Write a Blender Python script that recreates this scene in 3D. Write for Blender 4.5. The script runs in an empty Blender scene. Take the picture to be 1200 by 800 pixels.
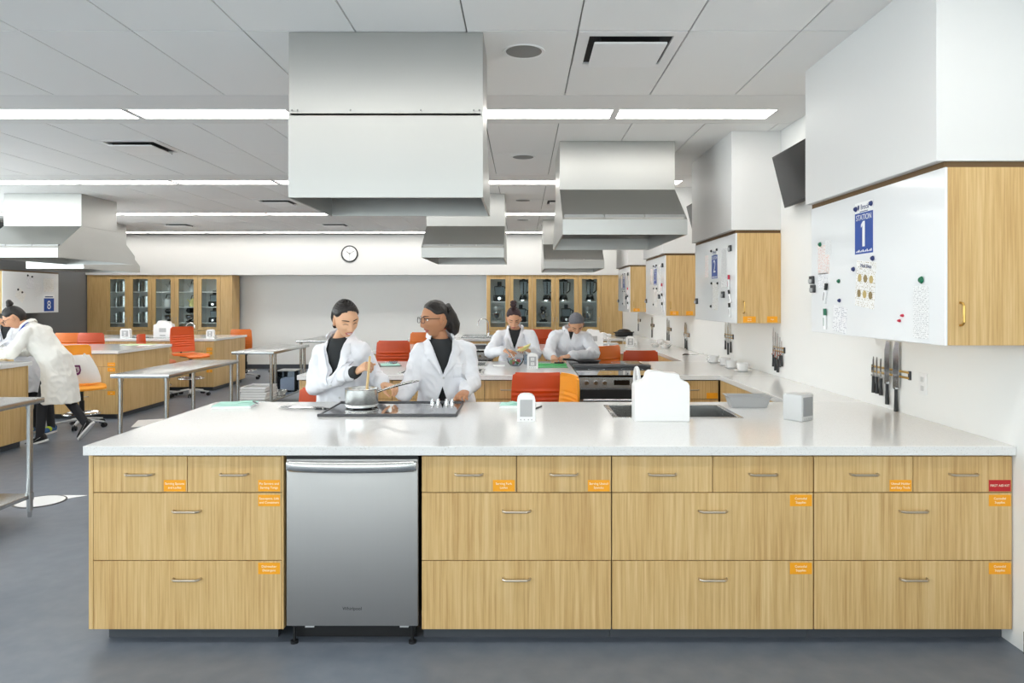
import bpy, bmesh, math, random
from mathutils import Vector as V, Matrix as M, Euler, noise
from mathutils.bvhtree import BVHTree

random.seed(7)
PI = math.pi
SC = bpy.context.scene
COL = SC.collection

# ------------------------------------------------------------------ camera
cam_data = bpy.data.cameras.new('camera')
cam_data.sensor_fit = 'HORIZONTAL'
cam_data.sensor_width = 36.0
cam_data.lens = 25.2
cam_data.shift_x = -0.010
cam_data.shift_y = -0.040
cam_data.clip_start = 0.05
cam_data.clip_end = 100
cam = bpy.data.objects.new('camera', cam_data)
cam.location = (0, 0, 1.577)
cam.rotation_euler = (PI / 2, 0, 0)
COL.objects.link(cam)
SC.camera = cam

# ------------------------------------------------------------------ world, exposure
world = bpy.data.worlds.new('world')
SC.world = world
world.use_nodes = True
world.node_tree.nodes['Background'].inputs[0].default_value = (0.93, 0.97, 1.0, 1)
world.node_tree.nodes['Background'].inputs[1].default_value = 5.0
SC.view_settings.view_transform = 'Standard'
SC.view_settings.look = 'None'
SC.view_settings.gamma = 1.0
SC.view_settings.use_curve_mapping = False
SC.view_settings.exposure = 0.55
SC.cycles.max_bounces = 16; SC.cycles.diffuse_bounces = 10; SC.cycles.transparent_max_bounces = 16
LIGHT_STRENGTH = 7.0
# daylight enters through the windows behind the camera and along the left wall (portals only guide sampling)
for nm_, loc, rot, sx, sy in (('window_portal_front', (-3.75, -3.36, 1.75), (PI / 2, 0, 0), 11.9, 1.35), ('window_portal_left', (-9.92, 4.8, 1.95), (0, -PI / 2, 0), 2.05, 15.2)):
    pd = bpy.data.lights.new(nm_, 'AREA')
    pd.shape = 'RECTANGLE'; pd.size = sx; pd.size_y = sy
    pd.cycles.is_portal = True
    po = bpy.data.objects.new(nm_, pd)
    po.location = loc; po.rotation_euler = rot
    COL.objects.link(po)

# ------------------------------------------------------------------ materials
def lin(c):
    if isinstance(c, str):
        c = tuple(int(c[i:i + 2], 16) for i in (0, 2, 4))
    r = []
    for v in c:
        v /= 255.0
        r.append(v / 12.92 if v <= 0.04045 else ((v + 0.055) / 1.055) ** 2.4)
    return (r[0], r[1], r[2], 1.0)

def mat(name, col, rough=0.5, metal=0.0, emit=None, estr=1.0, coat=0.0, spec=None, ior=None, trans=0.0, bump=None, mottle=None, sss=0.0):
    m = bpy.data.materials.new(name)
    m.use_nodes = True
    nt = m.node_tree
    b = nt.nodes['Principled BSDF']
    c = lin(col)
    b.inputs['Base Color'].default_value = c
    b.inputs['Roughness'].default_value = rough
    b.inputs['Metallic'].default_value = metal
    b.inputs['Coat Weight'].default_value = coat
    if spec is not None: b.inputs['Specular IOR Level'].default_value = spec
    if ior: b.inputs['IOR'].default_value = ior
    if trans: b.inputs['Transmission Weight'].default_value = trans
    if sss:
        b.inputs['Subsurface Weight'].default_value = sss
        b.inputs['Subsurface Radius'].default_value = (0.01, 0.004, 0.002)
    if emit is not None:
        b.inputs['Emission Color'].default_value = lin(emit)
        b.inputs['Emission Strength'].default_value = estr
    if bump or mottle:
        tc = nt.nodes.new('ShaderNodeNewGeometry')
        mp = nt.nodes.new('ShaderNodeMapping')
        nt.links.new(tc.outputs['Position'], mp.inputs['Vector'])
    if bump:                                # (scale, strength, (sx,sy,sz))
        mp.inputs['Scale'].default_value = bump[2] if len(bump) > 2 else (1, 1, 1)
        nz = nt.nodes.new('ShaderNodeTexNoise')
        nz.inputs['Scale'].default_value = bump[0]
        nz.inputs['Detail'].default_value = 4
        nt.links.new(mp.outputs[0], nz.inputs['Vector'])
        bp = nt.nodes.new('ShaderNodeBump')
        bp.inputs['Strength'].default_value = bump[1]
        bp.inputs['Distance'].default_value = 0.01
        nt.links.new(nz.outputs['Fac'], bp.inputs['Height'])
        nt.links.new(bp.outputs[0], b.inputs['Normal'])
    if mottle:                              # (scale, colour2, low, high)
        nz2 = nt.nodes.new('ShaderNodeTexNoise')
        nz2.inputs['Scale'].default_value = mottle[0]
        nz2.inputs['Detail'].default_value = 5
        nt.links.new(tc.outputs['Position'], nz2.inputs['Vector'])
        rp = nt.nodes.new('ShaderNodeValToRGB')
        rp.color_ramp.elements[0].position = mottle[2]
        rp.color_ramp.elements[1].position = mottle[3]
        rp.color_ramp.elements[0].color = c
        rp.color_ramp.elements[1].color = lin(mottle[1])
        nt.links.new(nz2.outputs['Fac'], rp.inputs['Fac'])
        nt.links.new(rp.outputs['Color'], b.inputs['Base Color'])
    return m

def oak_mat(name, c1, c2, c3):
    m = bpy.data.materials.new(name); m.use_nodes = True
    nt = m.node_tree; b = nt.nodes['Principled BSDF']
    g = nt.nodes.new('ShaderNodeNewGeometry')
    oi = nt.nodes.new('ShaderNodeObjectInfo')
    ml = nt.nodes.new('ShaderNodeMath'); ml.operation = 'MULTIPLY'; ml.inputs[1].default_value = 9.0
    nt.links.new(oi.outputs['Random'], ml.inputs[0])
    ad = nt.nodes.new('ShaderNodeVectorMath'); ad.operation = 'ADD'
    nt.links.new(g.outputs['Position'], ad.inputs[0]); nt.links.new(ml.outputs[0], ad.inputs[1])
    mp = nt.nodes.new('ShaderNodeMapping'); mp.inputs['Scale'].default_value = (95, 95, 2.2)
    nt.links.new(ad.outputs[0], mp.inputs['Vector'])
    n1 = nt.nodes.new('ShaderNodeTexNoise'); n1.inputs['Scale'].default_value = 1.0; n1.inputs['Detail'].default_value = 6; n1.inputs['Roughness'].default_value = 0.65
    nt.links.new(mp.outputs[0], n1.inputs['Vector'])
    mp2 = nt.nodes.new('ShaderNodeMapping'); mp2.inputs['Scale'].default_value = (10, 10, 0.4)
    nt.links.new(ad.outputs[0], mp2.inputs['Vector'])
    n2 = nt.nodes.new('ShaderNodeTexNoise'); n2.inputs['Scale'].default_value = 1.0; n2.inputs['Detail'].default_value = 3
    nt.links.new(mp2.outputs[0], n2.inputs['Vector'])
    mx = nt.nodes.new('ShaderNodeMath'); mx.operation = 'MULTIPLY_ADD'; mx.inputs[1].default_value = 0.74
    m3 = nt.nodes.new('ShaderNodeMath'); m3.operation = 'MULTIPLY'; m3.inputs[1].default_value = 0.26
    nt.links.new(n2.outputs['Fac'], m3.inputs[0])
    nt.links.new(n1.outputs['Fac'], mx.inputs[0]); nt.links.new(m3.outputs[0], mx.inputs[2])
    rp = nt.nodes.new('ShaderNodeValToRGB')
    e = rp.color_ramp.elements
    e[0].position = 0.36; e[0].color = lin(c1)
    e[1].position = 0.64; e[1].color = lin(c3)
    e2 = e.new(0.5); e2.color = lin(c2)
    nt.links.new(mx.outputs[0], rp.inputs['Fac'])
    nt.links.new(rp.outputs['Color'], b.inputs['Base Color'])
    b.inputs['Roughness'].default_value = 0.42
    return m

def steel_mat(name, col, rough, scale=(3, 3, 140), strength=0.02, wob=0.0):
    m = bpy.data.materials.new(name); m.use_nodes = True
    nt = m.node_tree; b = nt.nodes['Principled BSDF']
    b.inputs['Base Color'].default_value = lin(col); b.inputs['Metallic'].default_value = 1.0
    g = nt.nodes.new('ShaderNodeNewGeometry')
    mp = nt.nodes.new('ShaderNodeMapping'); mp.inputs['Scale'].default_value = scale
    nt.links.new(g.outputs['Position'], mp.inputs['Vector'])
    n1 = nt.nodes.new('ShaderNodeTexNoise'); n1.inputs['Scale'].default_value = 1.0; n1.inputs['Detail'].default_value = 3
    nt.links.new(mp.outputs[0], n1.inputs['Vector'])
    mr = nt.nodes.new('ShaderNodeMapRange')
    mr.inputs['To Min'].default_value = max(0.02, rough - 0.03); mr.inputs['To Max'].default_value = rough + 0.03
    nt.links.new(n1.outputs['Fac'], mr.inputs['Value']); nt.links.new(mr.outputs[0], b.inputs['Roughness'])
    bp = nt.nodes.new('ShaderNodeBump'); bp.inputs['Strength'].default_value = strength; bp.inputs['Distance'].default_value = 0.001
    nt.links.new(n1.outputs['Fac'], bp.inputs['Height'])
    if wob:                                   # slow buckling of thin sheet
        n2 = nt.nodes.new('ShaderNodeTexNoise'); n2.inputs['Scale'].default_value = 4.0; n2.inputs['Detail'].default_value = 1
        nt.links.new(g.outputs['Position'], n2.inputs['Vector'])
        b2 = nt.nodes.new('ShaderNodeBump'); b2.inputs['Strength'].default_value = wob; b2.inputs['Distance'].default_value = 0.02
        nt.links.new(n2.outputs['Fac'], b2.inputs['Height']); nt.links.new(bp.outputs[0], b2.inputs['Normal'])
        nt.links.new(b2.outputs[0], b.inputs['Normal'])
    else:
        nt.links.new(bp.outputs[0], b.inputs['Normal'])
    return m

def speckle_mat(name, base, speck, rough):
    m = bpy.data.materials.new(name); m.use_nodes = True
    nt = m.node_tree; b = nt.nodes['Principled BSDF']
    g = nt.nodes.new('ShaderNodeNewGeometry')
    n1 = nt.nodes.new('ShaderNodeTexNoise'); n1.inputs['Scale'].default_value = 190.0; n1.inputs['Detail'].default_value = 2
    nt.links.new(g.outputs['Position'], n1.inputs['Vector'])
    rp = nt.nodes.new('ShaderNodeValToRGB'); e = rp.color_ramp.elements
    e[0].position = 0.28; e[0].color = lin(speck); e[1].position = 0.42; e[1].color = lin(base)
    nt.links.new(n1.outputs['Fac'], rp.inputs['Fac']); nt.links.new(rp.outputs['Color'], b.inputs['Base Color'])
    b.inputs['Roughness'].default_value = rough
    return m

def glass_mat(name, tint, refl=0.12):
    m = bpy.data.materials.new(name); m.use_nodes = True
    nt = m.node_tree; nt.nodes.clear()
    out = nt.nodes.new('ShaderNodeOutputMaterial')
    t = nt.nodes.new('ShaderNodeBsdfTransparent'); t.inputs[0].default_value = lin(tint)
    gl = nt.nodes.new('ShaderNodeBsdfGlossy'); gl.inputs['Roughness'].default_value = 0.02
    lw = nt.nodes.new('ShaderNodeLayerWeight'); lw.inputs['Blend'].default_value = refl
    mx = nt.nodes.new('ShaderNodeMixShader')
    nt.links.new(lw.outputs['Fresnel'], mx.inputs[0]); nt.links.new(t.outputs[0], mx.inputs[1]); nt.links.new(gl.outputs[0], mx.inputs[2])
    nt.links.new(mx.outputs[0], out.inputs[0])
    return m

def print_mat(name, paper, ink, sx, sy, thr=0.5):
    """paper with blocks of small flat print: generated-coordinate lines broken by noise"""
    m = bpy.data.materials.new(name); m.use_nodes = True
    nt = m.node_tree; b = nt.nodes['Principled BSDF']
    tc = nt.nodes.new('ShaderNodeTexCoord')
    mp = nt.nodes.new('ShaderNodeMapping'); mp.inputs['Scale'].default_value = (sx, sx, sy)
    nt.links.new(tc.outputs['Generated'], mp.inputs['Vector'])
    n1 = nt.nodes.new('ShaderNodeTexNoise'); n1.inputs['Scale'].default_value = 1.0; n1.inputs['Detail'].default_value = 0
    nt.links.new(mp.outputs[0], n1.inputs['Vector'])
    sp = nt.nodes.new('ShaderNodeSeparateXYZ'); nt.links.new(mp.outputs[0], sp.inputs[0])
    fr = nt.nodes.new('ShaderNodeMath'); fr.operation = 'FRACT'; nt.links.new(sp.outputs['Z'], fr.inputs[0])
    lt = nt.nodes.new('ShaderNodeMath'); lt.operation = 'LESS_THAN'; lt.inputs[1].default_value = 0.5; nt.links.new(fr.outputs[0], lt.inputs[0])
    gt = nt.nodes.new('ShaderNodeMath'); gt.operation = 'GREATER_THAN'; gt.inputs[1].default_value = thr; nt.links.new(n1.outputs['Fac'], gt.inputs[0])
    mu = nt.nodes.new('ShaderNodeMath'); mu.operation = 'MULTIPLY'; nt.links.new(lt.outputs[0], mu.inputs[0]); nt.links.new(gt.outputs[0], mu.inputs[1])
    mx = nt.nodes.new('ShaderNodeMix'); mx.data_type = 'RGBA'
    mx.inputs[6].default_value = lin(paper); mx.inputs[7].default_value = lin(ink)
    nt.links.new(mu.outputs[0], mx.inputs[0]); nt.links.new(mx.outputs[2], b.inputs['Base Color'])
    b.inputs['Roughness'].default_value = 0.4
    return m

MT = dict(
    wall=mat('white_paint', (238, 238, 236), 0.6),
    bwall=mat('white_paint_shade_lifted', (244, 244, 241), 0.6),  # white wall paint, lightened in colour to offset the shade under the bulkhead
    bulk=mat('white_paint_lamp_dimmed', (226, 226, 224), 0.6),  # the same white paint, darkened in colour against the close lamp row
    soffit=mat('white_paint_window_dimmed', (226, 226, 225), 0.5),  # wall white again, its colour lowered to tame the strong front light
    gwall=mat('dark_grey_paint', (112, 114, 117), 0.6),
    tile=mat('ceiling_tile_board', (238, 238, 237), 0.8, bump=(160, 0.12)),
    band=mat('ceiling_band_paint', (230, 230, 229), 0.7),
    tgap=mat('ceiling_gap', (150, 150, 148), 0.8),
    floor=mat('vinyl_floor', (101, 109, 121), 0.36, mottle=(9, (112, 119, 130), 0.35, 0.7), bump=(3, 0.05)),
    base=mat('rubber_base', (74, 78, 84), 0.5),
    melamine=mat('white_melamine', (243, 244, 243), 0.5),
    oak=oak_mat('oak_veneer', (190, 150, 94), (210, 175, 117), (222, 191, 138)),
    oakd=mat('oak_edge', (108, 82, 50), 0.6),
    quartz=speckle_mat('white_quartz', (232, 232, 231), (212, 210, 206), 0.11),
    steel=steel_mat('brushed_steel', (196, 197, 196), 0.26),
    hood=steel_mat('hood_steel', (183, 183, 180), 0.35, (3, 3, 60), 0.0, 0.05),
    hoodin=steel_mat('hood_inner_steel', (150, 150, 148), 0.4),
    dw=steel_mat('dishwasher_steel', (182, 180, 178), 0.5, (160, 160, 2), 0.0),
    chrome=mat('chrome', (215, 215, 215), 0.12, 1.0),
    nickel=mat('satin_nickel', (190, 180, 165), 0.28, 1.0),
    brass=mat('brass', (196, 160, 92), 0.3, 1.0),
    black=mat('black_plastic', (24, 24, 25), 0.4),
    dark=mat('dark_recess', (38, 38, 40), 0.7),
    bglass=mat('black_ceramic_glass', (14, 14, 15), 0.04, coat=1.0),
    bsteel=mat('dark_trim', (72, 72, 74), 0.35, 0.6),
    white=mat('white_plastic', (238, 238, 238), 0.35),
    greyp=mat('grey_plastic', (176, 177, 178), 0.4),
    dgrey=mat('mid_grey_plastic', (146, 148, 150), 0.4),
    lgrey=mat('light_grey_plastic', (205, 206, 206), 0.4),
    orange=mat('orange_plastic', (240, 140, 40), 0.4),
    orange2=mat('bright_orange_plastic', (236, 120, 36), 0.4),
    corange=mat('coral_orange_plastic', (224, 94, 42), 0.4),
    rorange=mat('red_orange_plastic', (205, 74, 22), 0.4),
    yorange=mat('yellow_orange_plastic', (246, 162, 44), 0.4),
    sticker=mat('orange_sticker', (246, 166, 20), 0.5),
    rsticker=mat('red_sticker', (190, 24, 34), 0.5),
    wtext=mat('white_print', (250, 240, 215), 0.6),
    btext=mat('dark_print', (40, 40, 44), 0.6),
    light=mat('light_diffuser', (255, 255, 255), 0.5, emit=(255, 252, 246), estr=LIGHT_STRENGTH),
    glass=glass_mat('cabinet_glass', (248, 252, 252), 0.06),
    pglass=glass_mat('clear_plastic', (238, 243, 247), 0.1),
    porc=mat('porcelain', (240, 240, 240), 0.15),
    paper=mat('paper', (244, 244, 244), 0.7),
    mint=mat('mint_paper', (178, 226, 212), 0.7),
    blue=mat('sign_blue', (30, 74, 160), 0.4),
    navy=mat('navy_plastic', (36, 48, 104), 0.35),
    green=mat('green_plastic', (10, 104, 72), 0.4),
    cgreen=mat('green_board', (60, 178, 96), 0.5),
    red=mat('red_plastic', (196, 36, 66), 0.4),
    board=mat('whiteboard', (240, 241, 242), 0.1),
    coat=mat('white_lab_cotton', (236, 237, 242), 0.85, bump=(16, 0.5)),
    coat2=mat('cream_lab_cotton', (236, 234, 228), 0.85, bump=(16, 0.5)),
    shirt=mat('charcoal_cotton', (46, 48, 50), 0.9),
    pants=mat('dark_denim', (46, 46, 50), 0.9),
    skinA=mat('skin_light_tan', (226, 176, 140), 0.5, sss=0.06),
    skinB=mat('skin_brown', (188, 134, 99), 0.5, sss=0.06),
    skinC=mat('skin_tan', (214, 160, 126), 0.5, sss=0.06),
    lip=mat('lip', (196, 104, 96), 0.4),
    lipB=mat('brown_lip', (168, 92, 78), 0.4),
    hair=mat('black_hair', (34, 29, 27), 0.45, bump=(60, 0.5, (1, 1, 0.2))),
    hairC=mat('plum_hair', (58, 36, 40), 0.5, bump=(60, 0.5, (1, 1, 0.2))),
    net=mat('grey_hair_net', (104, 104, 112), 0.8, mottle=(260, (128, 128, 134), 0.4, 0.6)),
    eyew=mat('eye_white', (240, 238, 232), 0.2),
    iris=mat('dark_iris', (40, 26, 18), 0.2),
    brow=mat('brow_hair', (44, 34, 30), 0.8),
    frame=mat('glasses_frame', (52, 34, 36), 0.3),
    wood=mat('light_wood', (222, 190, 138), 0.5),
    yellow=mat('yellow_food', (240, 214, 70), 0.5),
    pale=mat('pale_yellow_bowl', (236, 226, 150), 0.4),
    lanyard=mat('blue_lanyard', (50, 72, 170), 0.6),
    purple=mat('purple_print', (112, 40, 96), 0.6),
    bagc=mat('white_canvas', (240, 238, 234), 0.9, bump=(20, 0.4)),
    sole=mat('white_rubber', (236, 236, 234), 0.6),
    snk=mat('sneaker_blue', (40, 84, 130), 0.6),
    snk2=mat('sneaker_lime', (190, 210, 40), 0.6),
    screen=mat('dark_screen', (20, 20, 22), 0.28),
    recipe=print_mat('recipe_print', (244, 243, 241), (176, 160, 130), 22, 26, 0.58),
    formp=print_mat('form_print', (243, 243, 243), (176, 176, 178), 20, 36, 0.54),
    redp=print_mat('red_print', (245, 243, 241), (232, 180, 168), 16, 26, 0.5),
    notep=print_mat('note_print', (244, 244, 246), (190, 190, 198), 9, 14, 0.5),
    yeltile=mat('yellow_towel', (214, 180, 60), 0.9),
    trimgrey=mat('speaker_mesh', (140, 140, 138), 0.8),
)

# ------------------------------------------------------------------ mesh helpers
def BM(): return bmesh.new()

def _setmi(faces, mi):
    for f in faces: f.material_index = mi

def box(bm, x0, x1, y0, y1, z0, z1, bev=0.0, mi=0, mx=None):
    r = bmesh.ops.create_cube(bm, size=1.0)
    vs = r['verts']
    m = M.Translation(((x0 + x1) / 2, (y0 + y1) / 2, (z0 + z1) / 2)) @ M.Diagonal((abs(x1 - x0), abs(y1 - y0), abs(z1 - z0), 1))
    if mx is not None: m = mx @ m
    bmesh.ops.transform(bm, matrix=m, verts=vs)
    fs = list({f for v in vs for f in v.link_faces})
    _setmi(fs, mi)
    if bev > 0:
        es = list({e for v in vs for e in v.link_edges})
        r = bmesh.ops.bevel(bm, geom=es, offset=bev, segments=2, profile=0.5, affect='EDGES')
        _setmi(r['faces'], mi)
    return vs

def ring_frame(d):
    d = d.normalized()
    a = V((0, 0, 1)) if abs(d.z) < 0.9 else V((1, 0, 0))
    u = d.cross(a).normalized()
    return u, d.cross(u).normalized()

def loft(bm, rings, seg=16, caps=True, mi=0, closed=False):
    """rings: (centre, a, b) - ellipse points c + a cos + b sin"""
    rv = []
    for c, a, b in rings:
        rv.append([bm.verts.new(V(c) + V(a) * math.cos(2 * PI * i / seg) + V(b) * math.sin(2 * PI * i / seg)) for i in range(seg)])
    fs = []
    n = len(rv)
    for k in range(n if closed else n - 1):
        A, B = rv[k], rv[(k + 1) % n]
        for i in range(seg):
            j = (i + 1) % seg
            fs.append(bm.faces.new((A[i], A[j], B[j], B[i])))
    if caps and not closed:
        fs.append(bm.faces.new(rv[0][::-1])); fs.append(bm.faces.new(rv[-1]))
    _setmi(fs, mi)
    return fs

def cyl(bm, p0, p1, r0, r1=None, seg=16, caps=True, mi=0):
    p0, p1 = V(p0), V(p1)
    r1 = r0 if r1 is None else r1
    u, w = ring_frame(p1 - p0)
    return loft(bm, [(p0, u * r0, w * r0), (p1, u * r1, w * r1)], seg, caps, mi)

def tube(bm, pts, r, seg=8, caps=True, mi=0, closed=False):
    pts = [V(p) for p in pts]
    n = len(pts)
    rr = r if isinstance(r, (list, tuple)) else [r] * n
    t = (pts[1] - pts[0]).normalized()
    u, w = ring_frame(t)
    rings = []
    for i in range(n):
        if closed: tn = pts[(i + 1) % n] - pts[i - 1]
        else: tn = pts[min(i + 1, n - 1)] - pts[max(i - 1, 0)]
        tn.normalize()
        u = (u - tn * u.dot(tn)).normalized()
        w = tn.cross(u).normalized()
        rings.append((pts[i], u * rr[i], w * rr[i]))
    return loft(bm, rings, seg, caps, mi, closed)

def lathe(bm, prof, c=(0, 0, 0), seg=24, mi=0, cap0=True, cap1=True):
    c = V(c)
    rv = [[bm.verts.new(c + V((r * math.cos(2 * PI * i / seg), r * math.sin(2 * PI * i / seg), z))) for i in range(seg)] for r, z in prof]
    fs = []
    for A, B in zip(rv, rv[1:]):
        for i in range(seg):
            j = (i + 1) % seg
            fs.append(bm.faces.new((A[i], A[j], B[j], B[i])))
    if cap0: fs.append(bm.faces.new(rv[0][::-1]))
    if cap1: fs.append(bm.faces.new(rv[-1]))
    _setmi(fs, mi)
    return fs

def sph(bm, c, r, seg=16, mi=0, rot=None):
    if not isinstance(r, (tuple, list)): r = (r, r, r)
    m = M.Translation(c)
    if rot is not None: m = m @ rot.to_4x4()
    m = m @ M.Diagonal((r[0], r[1], r[2], 1))
    q = bmesh.ops.create_uvsphere(bm, u_segments=seg, v_segments=max(6, seg // 2), radius=1.0, matrix=m)
    _setmi({f for v in q['verts'] for f in v.link_faces}, mi)

def prism(bm, poly, fn, d0, d1, mi=0):
    """poly: 2D points; fn(a,b,d)->3D"""
    A = [bm.verts.new(fn(a, b, d0)) for a, b in poly]
    B = [bm.verts.new(fn(a, b, d1)) for a, b in poly]
    n = len(poly)
    fs = [bm.faces.new(A[::-1]), bm.faces.new(B)]
    for i in range(n):
        j = (i + 1) % n
        fs.append(bm.faces.new((A[i], A[j], B[j], B[i])))
    _setmi(fs, mi)
    return fs

XZ = lambda a, b, d: V((a, d, b))
YZ = lambda a, b, d: V((d, a, b))
XY = lambda a, b, d: V((a, b, d))

def bezier(p0, p1, p2, p3, n=12):
    p0, p1, p2, p3 = map(V, (p0, p1, p2, p3))
    return [p0 * (1 - t) ** 3 + p1 * 3 * t * (1 - t) ** 2 + p2 * 3 * t * t * (1 - t) + p3 * t ** 3 for t in [i / n for i in range(n + 1)]]

_font_cache = {}
def text_bm(bm, s, size, mx, mi=0, align='CENTER', xs=1.0, depth=0.0004):
    """appends flat lettering lying in the XY plane of matrix mx"""
    key = (s, size, align, depth)
    if key not in _font_cache:
        cu = bpy.data.curves.new('lettering_curve', 'FONT')
        cu.body = s; cu.size = size; cu.align_x = align; cu.align_y = 'CENTER'; cu.extrude = depth; cu.resolution_u = 3
        o = bpy.data.objects.new('lettering_temp', cu)
        COL.objects.link(o)
        bpy.context.view_layer.update()
        dg = bpy.context.evaluated_depsgraph_get()
        me = bpy.data.meshes.new_from_object(o.evaluated_get(dg))
        bpy.data.objects.remove(o); bpy.data.curves.remove(cu)
        _font_cache[key] = me
    n0 = len(bm.verts); f0 = len(bm.faces)
    bm.from_mesh(_font_cache[key])
    bm.verts.ensure_lookup_table(); bm.faces.ensure_lookup_table()
    vs = bm.verts[n0:]
    bmesh.ops.transform(bm, matrix=mx @ M.Diagonal((xs, 1, 1, 1)), verts=vs)
    _setmi(bm.faces[f0:], mi)

# planes for flat print: matrices whose local +Z points out of the surface
def face_negY(x, y, z): return M.Translation((x, y, z)) @ M.Rotation(PI / 2, 4, 'X')
def face_negX(x, y, z): return M.Translation((x, y, z)) @ M.Rotation(-PI / 2, 4, 'Z') @ M.Rotation(PI / 2, 4, 'X')
def face_posX(x, y, z): return M.Translation((x, y, z)) @ M.Rotation(PI / 2, 4, 'Z') @ M.Rotation(PI / 2, 4, 'X')

def finish(me, smooth=True, ang=35):
    if smooth:
        me.shade_smooth()
        me.set_sharp_from_angle(angle=math.radians(ang))

def obj(name, bm, mats, parent=None, loc=None, smooth=True, ang=35, rot=None, mesh=None):
    if mesh is None:
        me = bpy.data.meshes.new(name)
        bm.normal_update()
        bm.to_mesh(me); bm.free()
        for m in (mats if isinstance(mats, (list, tuple)) else [mats]):
            me.materials.append(MT[m] if isinstance(m, str) else m)
        finish(me, smooth, ang)
    else:
        me = mesh
    o = bpy.data.objects.new(name, me)
    COL.objects.link(o)
    if parent is not None: o.parent = parent
    if loc is not None: o.location = loc
    if rot is not None: o.rotation_euler = rot
    return o

def tag(o, label=None, cat=None, group=None, kind=None):
    if label: o['label'] = label
    if cat: o['category'] = cat
    if group: o['group'] = group
    if kind: o['kind'] = kind
    return o

def thing(name, label, cat, loc=(0, 0, 0), rotz=0.0, group=None):
    o = bpy.data.objects.new(name, None)
    o.empty_display_size = 0.05
    COL.objects.link(o)
    o.location = loc; o.rotation_euler = (0, 0, rotz)
    return tag(o, label, cat, group)

def dup(root, loc=None, rotz=None, label=None, group=None):
    r = root.copy(); COL.objects.link(r)
    if loc is not None: r.location = loc
    if rotz is not None: r.rotation_euler = (0, 0, rotz)
    if label: r['label'] = label
    if group: r['group'] = group
    for ch in list(root.children):
        c = ch.copy(); COL.objects.link(c); c.parent = r
        for g in list(ch.children):
            d = g.copy(); COL.objects.link(d); d.parent = c
    return r

ORD = ['first', 'second', 'third', 'fourth', 'fifth', 'sixth', 'seventh', 'eighth', 'ninth', 'tenth', 'eleventh', 'twelfth']
# ================================================================== SETTING
XL, XR, YN, YB, HC = -9.75, 2.25, -3.2, 16.0, 3.05
def struct(name, bm, m, parent=None, smooth=False):
    o = obj(name, bm, m, parent, smooth=smooth)
    if parent is None: o['kind'] = 'structure'
    return o

b = BM(); box(b, XL - .2, XR + .2, YN - .2, YB + .8, -0.1, 0); struct('floor', b, 'floor')
b = BM(); box(b, XR, XR + .15, YN, YB + .7, 0, HC + .1); struct('wall_right', b, 'wall')
b = BM(); box(b, XL - .15, XL, YN, YB + .7, 0, .95); box(b, XL - .15, XL, YN, YB + .7, 2.95, HC + .1)
WL = [-2.8 + i * 1.9 for i in range(9)]
for y in WL[1:-1]: box(b, XL - .15, XL, y - .08, y + .08, .95, 2.95)
box(b, XL - .15, XL, YN, WL[0] + .08, .95, 2.95); box(b, XL - .15, XL, WL[-1] - .08, YB + .7, .95, 2.95)
struct('wall_left', b, 'gwall')
for i in range(8):
    ya, yb = WL[i] + .08, WL[i + 1] - .08
    b = BM()
    for a in ((ya, yb, .95, 1.0), (ya, yb, 2.9, 2.95), (ya, ya + .05, 1.0, 2.9), (yb - .05, yb, 1.0, 2.9), ((ya + yb) / 2 - .025, (ya + yb) / 2 + .025, 1.0, 2.9)):
        box(b, XL - .11, XL - .05, a[0], a[1], a[2], a[3])
    wf = struct('window_%d' % (i + 7), b, 'bsteel')
    b = BM(); box(b, XL - .085, XL - .08, ya + .04, yb - .04, .99, 2.91); obj('pane', b, 'glass', wf, smooth=False)
b = BM(); box(b, XL, XR, YN - .15, YN, 0, 1.1); box(b, XL, XR, YN - .15, YN, 2.4, HC + .1)
WN = [XL + .1 + i * (XR - XL - .2) / 6 for i in range(7)]
for x in WN: box(b, x - .1, x + .1, YN - .15, YN, 1.1, 2.4)
struct('wall_front', b, 'wall')
for i in range(6):
    xa, xb = WN[i] + .1, WN[i + 1] - .1
    b = BM()
    for a in ((xa, xb, 1.1, 1.15), (xa, xb, 2.35, 2.4), (xa, xa + .05, 1.15, 2.35), (xb - .05, xb, 1.15, 2.35), ((xa + xb) / 2 - .025, (xa + xb) / 2 + .025, 1.15, 2.35)):
        box(b, a[0], a[1], YN - .11, YN - .05, a[2], a[3])
    wf = struct('window_%d' % (i + 1), b, 'bsteel')
    b = BM(); box(b, xa + .04, xb - .04, YN - .085, YN - .08, 1.14, 2.36); obj('pane', b, 'glass', wf, smooth=False)
b = BM(); box(b, XL, XR, YB + .6, YB + .75, 0, 2.2); struct('wall_back', b, 'bwall')
b = BM(); box(b, XL, XR, YB, YB + .6, 2.148, HC); bk = struct('trim_1', b, 'bulk')
b = BM(); box(b, XL, XR, YB + .585, YB + .6, 0, 0.1); struct('baseboard_back', b, 'base')
b = BM(); box(b, XR - .012, XR, YN, 3.2, 0, 0.1); struct('baseboard_right', b, 'base')

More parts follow.
